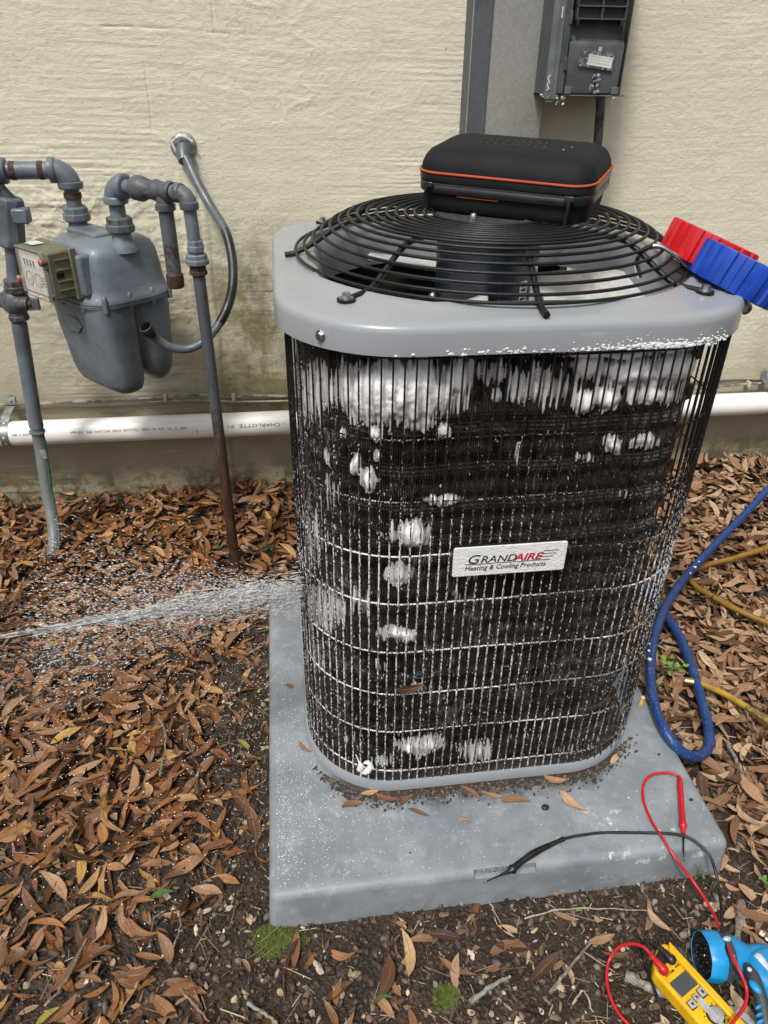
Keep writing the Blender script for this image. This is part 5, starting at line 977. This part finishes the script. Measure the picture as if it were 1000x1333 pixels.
e1, e2 = g(972, 921, .038), g(1003, 941, .041); d_ = (e2-e1).normalized(); mb = MB(); mb.lathe(e1, d_, [(0, .0064), (.001, .0078), (.013, .0078), (.014, .0068), (.017, .0068), (.018, .0095), (.022, .0095), (.023, .0075), (.026, .0075), (.027, .0105), (.05, .0105)], 6); mb.build('coupling', BRS, yh, ang=30)
# ---- multimeter
YEL_P = simple('yellow_plastic', (.72, .43, .008), .38, 0, (.66, .37, .006), 40, bs=.08); BLP = simple('black_plastic', (.013, .013, .014), .38); GRYP = simple('grey_button', (.36, .37, .38), .4)
zT = .034; A0, A1 = g(873, 1227, zT), g(969.6, 1333, zT); B0 = g(846, 1256, zT); ex = (A1-A0).normalized(); ey = Vector((-ex.y, ex.x, 0)); ey = ey if (B0-A0).dot(ey) > 0 else -ey; Wd = (B0-A0).dot(ey)
dmm = thing('multimeter', 'yellow clamp multimeter lying face up on the soil', 'multimeter', A0+ex*.05-Vector((0, 0, zT)))
Mm = basis((0, 0, 0), ex, ey, (0, 0, 1) if ex.cross(ey).z > 0 else (0, 0, -1)); sgn = 1 if ex.cross(ey).z > 0 else -1
def mw(u, v, h): return A0+ex*u+ey*v+Vector((0, 0, h))     # u along, v across, h above the top face
def uvof(px_, py_, z=None): d = g(px_, py_, zT if z is None else z)-A0; return d.dot(ex), d.dot(ey)
def mprism(name, uv, h0, h1, m, par=None, bevel=0, bseg=2):
    if sgn < 0: uv = uv[::-1]
    mb = MB(); mb.loft([[mw(u, v, h) for u, v in uv] for h in (h0, h1)]); return mb.build(name, m, par or dmm, bevel=bevel, bseg=bseg)
LM = .205
mprism('body', [(0.004, .0), (LM*.62, -.001), (LM*.66, .003), (LM, .003), (LM, Wd-.003), (LM*.6, Wd), (.014, Wd+.001), (.004, Wd*.78), (-.005, Wd*.42), (-.006, .006)], -.026, -.002, YEL_P, None, .004, 4)
mprism('raised_edge', [(-.002, .001), (LM*.6, .0), (LM*.6, .010), (.006, .011)], -.004, .0035, YEL_P, None, .0022, 3)
mprism('front_face', [(.018, .012), (LM*.95, .012), (LM*.95, Wd-.005), (.022, Wd-.005)], -.003, -.0008, YEL_P, None, .0008)
q = [uvof(*p) for p in ((890, 1261.6), (908, 1278), (890, 1301), (873, 1282))]; u0, u1 = (q[0][0]+q[3][0])/2, (q[1][0]+q[2][0])/2; v0_, v1_ = (q[0][1]+q[1][1])/2, (q[2][1]+q[3][1])/2
mprism('screen', [(u0, v0_), (u1, v0_), (u1, v1_), (u0, v1_)], -.001, .0002, simple('lcd', (.055, .065, .068), .15, 0, (.065, .075, .078), 20, bs=0), None, .0006)
mprism('socket_recess', [(-.004, Wd*.30), (.014, Wd*.30), (.016, Wd*.80), (.004, Wd*.80)], -.010, .0012, BLP, None, .002)
for p, s_ in (((914, 1292), 1.1), ((906, 1299), .8), ((901, 1308), 1)):
    u_, v_ = uvof(*p); h_ = .0048*s_; mprism('button_surround', [(u_-h_*1.15, v_-h_*1.0), (u_+h_*1.15, v_-h_*1.0), (u_+h_*1.15, v_+h_*1.0), (u_-h_*1.15, v_+h_*1.0)], -.001, .0010, BLP, None, .001); mprism('button', [(u_-h_, v_-h_*.85), (u_+h_, v_-h_*.85), (u_+h_*.85, v_+h_*.85), (u_-h_, v_+h_*.85)], -.001, .0022, GRYP, None, .0008)
    mprism('button_mark', [(u_-h_*.35, v_-h_*.35), (u_+h_*.35, v_-h_*.35), (u_+h_*.35, v_+h_*.2), (u_-h_*.35, v_+h_*.2)], .002, .0024, BLP)
ku, kv = uvof(932, 1322); mb = MB(); mb.lathe(mw(ku, kv, -.001), (0, 0, 1), [(0, .0115), (.0016, .0112)], 30); mb.build('dial_ring', BLP, dmm); mb = MB(); mb.lathe(mw(ku, kv, 0), (0, 0, 1), [(0, .0095), (.004, .009), (.005, .007)], 30); mb.build('dial', GRYP, dmm)
pa, pb = uvof(909, 1302), uvof(939, 1336); dd = Vector((pb[0]-pa[0], pb[1]-pa[1], 0)).normalized(); pp = Vector((-dd.y, dd.x, 0)); mb = MB()
SIL = simple('silver_plastic', (.55, .56, .58), .3, .3)
L = [[mw(pa[0]+dd.x*t+pp.x*s_, pa[1]+dd.y*t+pp.y*s_, h) for s_, h in ((-wv_, .003), (-wv_*.3, .0085), (wv_*.3, .0085), (wv_, .003))] for t, wv_ in ((0, .0035), (.004, .0045), (.016, .0042), (.026, .0036), (.036, .001))]; mb.loft(L); mb.build('selector', SIL, dmm)
def mtext(txt, px_, py_, size, rot=0, m=INK, h=-.0006):
    u_, v_ = uvof(px_, py_); xx = -ey; yy = Vector((0, 0, 1)).cross(xx); link('lettering', text_mesh(txt, size, basis(mw(u_, v_, h), xx, yy, (0, 0, 1)), m, .0002, bold=.00015), dmm)
# print beside the sockets and dial, read with the screen upright (across the body)
mtext('VT', 868, 1273, .0055); mtext('COM', 873, 1268, .0035); mtext('A-Hz', 880, 1260, .0035); mtext('A', 944, 1319, .004); mtext('V', 946, 1324, .004); mtext('Ω', 948, 1330, .004)
for k in range(7):
    a = 2.0+k*.42; mprism('tick', [(ku+math.cos(a)*.0125, kv+math.sin(a)*.0125), (ku+math.cos(a)*.0145, kv+math.sin(a)*.0145), (ku+math.cos(a+.07)*.0145, kv+math.sin(a+.07)*.0145), (ku+math.cos(a+.07)*.0125, kv+math.sin(a+.07)*.0125)], -.0008, -.0004, INK)
j0 = uvof(952, 1306, .03); mb = MB(); L = []
for k in range(9):
    a = math.radians(-20+k*22); L.append([mw(j0[0]+.026-math.cos(a)*(.026+s_), -.000-math.sin(a)*(.017+s_), h) for s_, h in ((-.006, -.024), (.003, -.024), (.003, -.010), (-.006, -.010))])
mb.loft(L); mb.build('clamp_jaw', GRYP, dmm, bevel=.001)
# ---- test leads
REDR = simple('red_rubber', (.50, .010, .018), .32, 0, (.42, .008, .014), 60, bs=.1); BLKR = simple('black_rubber', (.006, .006, .007), .4, 0, (.02, .02, .02), 60)
def lead(name, label, P, r, m): P = spl(P, 7); t = thing(name, label, 'test lead', P[len(P)//2]); mb = MB(); mb.tube(P, r, 10); mb.build('cable', m, t); return t
tp = T_PAD+.003
r1 = lead('test_lead', 'red test lead with red probe lying across the pad corner', [g(886, 1016, tp+.003), g(882, 1009, tp+.004), g(868, 1006, tp+.004), g(848, 1009, tp+.003), g(838, 1022, tp), g(838, 1042, tp), g(848, 1068, tp), g(862, 1090, tp+.002), g(880, 1118, tp-.006), g(903, 1148, .04), g(925, 1182, .034), g(940, 1215, .042), g(950, 1238, .066), g(962, 1262, .068), g(972, 1287, .058), g(970, 1308, .054), g(955, 1330, .052), g(930, 1360, .045)], .0021, REDR)
a, b = g(885, 1012, tp+.005), g(890, 1086, tp+.003); d_ = (b-a).normalized(); L_ = (b-a).length; mb = MB(); mb.lathe(a, d_, [(0, .003), (.004, .0036), (L_*.15, .0044), (L_*.55, .0042), (L_*.8, .005), (L_*.84, .0058), (L_*.87, .0058), (L_*.89, .004), (L_, .0026)], 14); mb.build('probe_handle', REDR, r1)
mb = MB(); mb.tube([b, g(890, 1107, tp-.001), g(891, 1121, tp-.002)], [.0013, .0012, .0007], 8); mb.build('probe_tip', BLKR, r1); mb = MB(); mb.tube([g(890.6, 1116, tp-.001), g(891, 1122, tp-.002)], .001, 8); mb.build('metal_point', ZINC, r1)
r2 = lead('test_lead', 'black test lead with its probe lying over the size mark on pad', [g(734, 1092, tp+.001), g(752, 1088, tp), g(785, 1084, tp), g(830, 1084, tp), g(870, 1085, tp+.003), g(893, 1089, tp+.003), g(910, 1099, tp+.002), g(925, 1116, tp-.005), g(934, 1145, .045), g(939, 1180, .040), g(941, 1212, .05), g(948, 1240, .064), g(963, 1268, .056), g(982, 1288, .05), g(996, 1315, .05), g(1001, 1345, .04)], .0021, BLKR)
a, b, tip = g(734, 1092, tp+.001), g(665, 1133, tp-.001), g(630, 1149, tp+.002); P = spl([a, g(700, 1108, tp+.001), g(680, 1121, tp), b, g(652, 1139, tp)], 8); rad = [.0036, .0032, .003, .0034, .0036, .004, .0042, .0044, .0046, .0048, .005, .005, .0048, .0046, .0045, .0044, .0044, .0044, .0045, .0046, .0046, .0047, .0062, .0065, .005, .0035, .0032, .003, .0026, .0022, .002, .0019, .0018]; mb = MB(); mb.tube(P, rad[:len(P)], 12); mb.build('probe_handle', BLKR, r2)
mb = MB(); mb.tube([g(652, 1139, tp), tip], [.0011, .0008], 8); mb.build('probe_tip', BLKR, r2); mb = MB(); mb.tube([g(633.5, 1147, tp+.0018), tip], [.0013, .0008], 8); mb.build('metal_point', ZINC, r2)
r3 = lead('test_lead', 'red lead looping out left of the multimeter from its red plug', [g(846, 1241, .056), g(838, 1233, .056), g(825, 1229, .05), g(808, 1232, .036), g(794, 1248, .02), g(790, 1270, .014), g(794, 1296, .012), g(806, 1320, .012), g(825, 1340, .012)], .0021, REDR)
P = spl([g(846, 1241, .056), g(853, 1250, .057), g(862, 1260, .056), g(866, 1266, .05)], 5); mb = MB(); mb.tube(P, [.0026, .0034, .0028, .0036, .003, .0036, .0040, .0042, .0044, .0046, .0058, .0062, .0064, .0062, .0058, .005][:len(P)], 12); mb.build('plug', REDR, r3)
r4 = lead('test_lead', 'black lead curling under the multimeter from its black plug', [g(862, 1236, .056), g(852, 1230, .054), g(840, 1227, .046), g(834, 1232, .034), g(838, 1248, .012), g(846, 1270, .012), g(855, 1296, .012), g(868, 1320, .012), g(882, 1340, .012)], .0021, BLKR)
P = spl([g(856, 1232, .056), g(865, 1239, .057), g(872, 1247, .056), g(877, 1252, .052)], 5); mb = MB(); mb.tube(P, [.0030, .0036, .0032, .0038, .0034, .0040, .0040, .0042, .0044, .0046, .0058, .0062, .0064, .0062, .0058, .005][:len(P)], 12); mb.build('plug', BLKR, r4)
# ---- garden hose nozzle
NB = simple('blue_nozzle_plastic', (.012, .27, .58), .38, 0, (.010, .22, .50), 30, bs=.1); NG = simple('slate_grey_rubber', (.045, .055, .068), .5, 0, (.035, .042, .052), 60, bs=.2)
noz = thing('hose_nozzle', 'bright blue garden spray nozzle with black face lying beside the multimeter', 'spray nozzle', g(930, 1250, 0))
hc = g(917, 1250, .033); ax = Vector((.97, -.12, -.08)).normalized(); lobes12 = lambda t: 1+.018*math.cos(9*t)
hc = g(915, 1244, .034)
mb = MB(); mb.lathe(hc, ax, [(.004, .0278), (-.002, .0280), (.000, .0292), (.010, .0305), (.019, .0300), (.0205, .0285)], 54, 0, lobes12, cap=False); mb.build('head_ring', NB, noz)
mb = MB(); mb.lathe(hc, ax, [(.004, .001), (.004, .012), (.002, .016), (.003, .022), (-.001, .0255), (-.0012, .0272), (.003, .0274)], 40, cap=False); mb.build('face', BLP, noz)
e1_ = ax.cross(Vector((0, 0, 1))).normalized(); e2_ = e1_.cross(ax)
for k in range(14):
    a = k*2*math.pi/14; mb = MB(); c = hc+(e1_*math.cos(a)+e2_*math.sin(a))*.019; mb.lathe(c+ax*.004, -ax, [(0, .0028), (.005, .0024), (.0052, .0012)], 8); mb.build('spray_jet', BLP, noz)
for k in range(6):
    a = k*2*math.pi/6; mb = MB(); c = hc+(e1_*math.cos(a)+e2_*math.sin(a))*.009; mb.lathe(c+ax*.004, -ax, [(0, .0026), (.004, .0022)], 8); mb.build('spray_jet', BLP, noz)
mb = MB(); mb.lathe(hc+ax*.004, -ax, [(0, .003), (.003, .002)], 8); mb.build('center_screw', BRS, noz)
mb = MB(); mb.lathe(hc, ax, [(.020, .0275), (.021, .0290), (.031, .0288), (.0325, .0270)], 48); mb.build('selector_band', NG, noz)
mb = MB(); mb.lathe(hc, ax, [(.032, .0262), (.040, .0258), (.050, .0215), (.058, .0165), (.064, .0150), (.072, .0150)], 36); mb.build('bell', NB, noz)
ang_t = math.atan2(0, 1)
def bandtext(txt, a0, size=.0062):
    me = text_mesh(txt, size, Matrix.Identity(4), WHITE_L, .0003, bold=.0002)
    for v in me.vertices:
        u_, h_, d = v.co; a = a0+u_/.029; dirv = e1_*math.cos(a)+e2_*math.sin(a); p = hc+ax*(.0285-h_)+dirv*(.02895+d); v.co = p
    me.update(); link('lettering', me, noz)
camdir = (Vector(CAM)-hc); camdir -= ax*camdir.dot(ax); aC = math.atan2(camdir.dot(e2_), camdir.dot(e1_))
bandtext('MIST', aC-.35)
mb = MB(); c = hc+ax*.026+(e1_*math.cos(aC+.75)+e2_*math.sin(aC+.75))*.0285; mb.ball(c, (.006, .004, .004), 10, 6); mb.build('pointer', SIL, noz)
b0 = hc+ax*.062; P = spl([b0, hc+ax*.085, g(985, 1262, .036), g(1004, 1290, .034), g(1022, 1330, .030), g(1035, 1370, .028)], 6); mb = MB(); mb.tube(P, [.0155, .0158, .0162]+[.0168]*60 if False else [.0155+.0015*min(1, i/8) for i in range(len(P))], 20); mb.build('handle', NB, noz)
P = [p+Vector((.004, .006, .0085)) for p in P[9:]]; mb = MB(); mb.tube(P, [.002, .005, .007]+[.009]*(len(P)-3), 14); mb.build('white_panel', simple('white_panel_plastic', (.62, .64, .66), .4), noz)
P = spl([g(973, 1257, .052), g(979, 1268, .056), g(986, 1285, .056), g(992, 1305, .052), g(996, 1330, .046), g(998, 1350, .04)], 5); mb = MB(); mb.tube(P, [.0045, .0062, .0068]+[.0075]*3+[.008]*40 if False else [.0045+.0035*min(1, i/6) for i in range(len(P))], 14); mb.build('trigger', NG, noz)
mb = MB(); mb.ball(g(976, 1262, .0625), (.003, .003, .0012), 12, 6); mb.build('pivot_cap', WHITE_L, noz)
mb = MB(); mb.ball(g(983.5, 1285, .0605), (.0052, .009, .004), 14, 8, Matrix.Rotation(.35, 4, 'Z')); mb.build('grip_inlay', NB, noz)
for y_ in (1311, 1321, 1330): mb = MB(); mb.ball(g(988+(y_-1311)*.12, y_, .0545), (.006, .0022, .0036), 12, 6, Matrix.Rotation(.25, 4, 'Z')); mb.build('grip_inlay', NB, noz)
# white blossom-like scrap on the leaves
mb = MB(); c = g(995, 1222, .02); r = random.Random(6)
for i in range(7): mb.ball(c+Vector((r.uniform(-.004, .004), r.uniform(-.008, .008), r.uniform(0, .004))), (r.uniform(.001, .0025), r.uniform(.002, .004), .001), 6, 4, Matrix.Rotation(r.uniform(0, 3), 4, 'Z'))
tag(mb.build('foam_fleck', FOAM2 if 'FOAM2' in globals() else simple('foam_fleck_white', (.7, .72, .68), .6)), 'small white scrap on leaves above the blue nozzle at right edge', 'scrap')
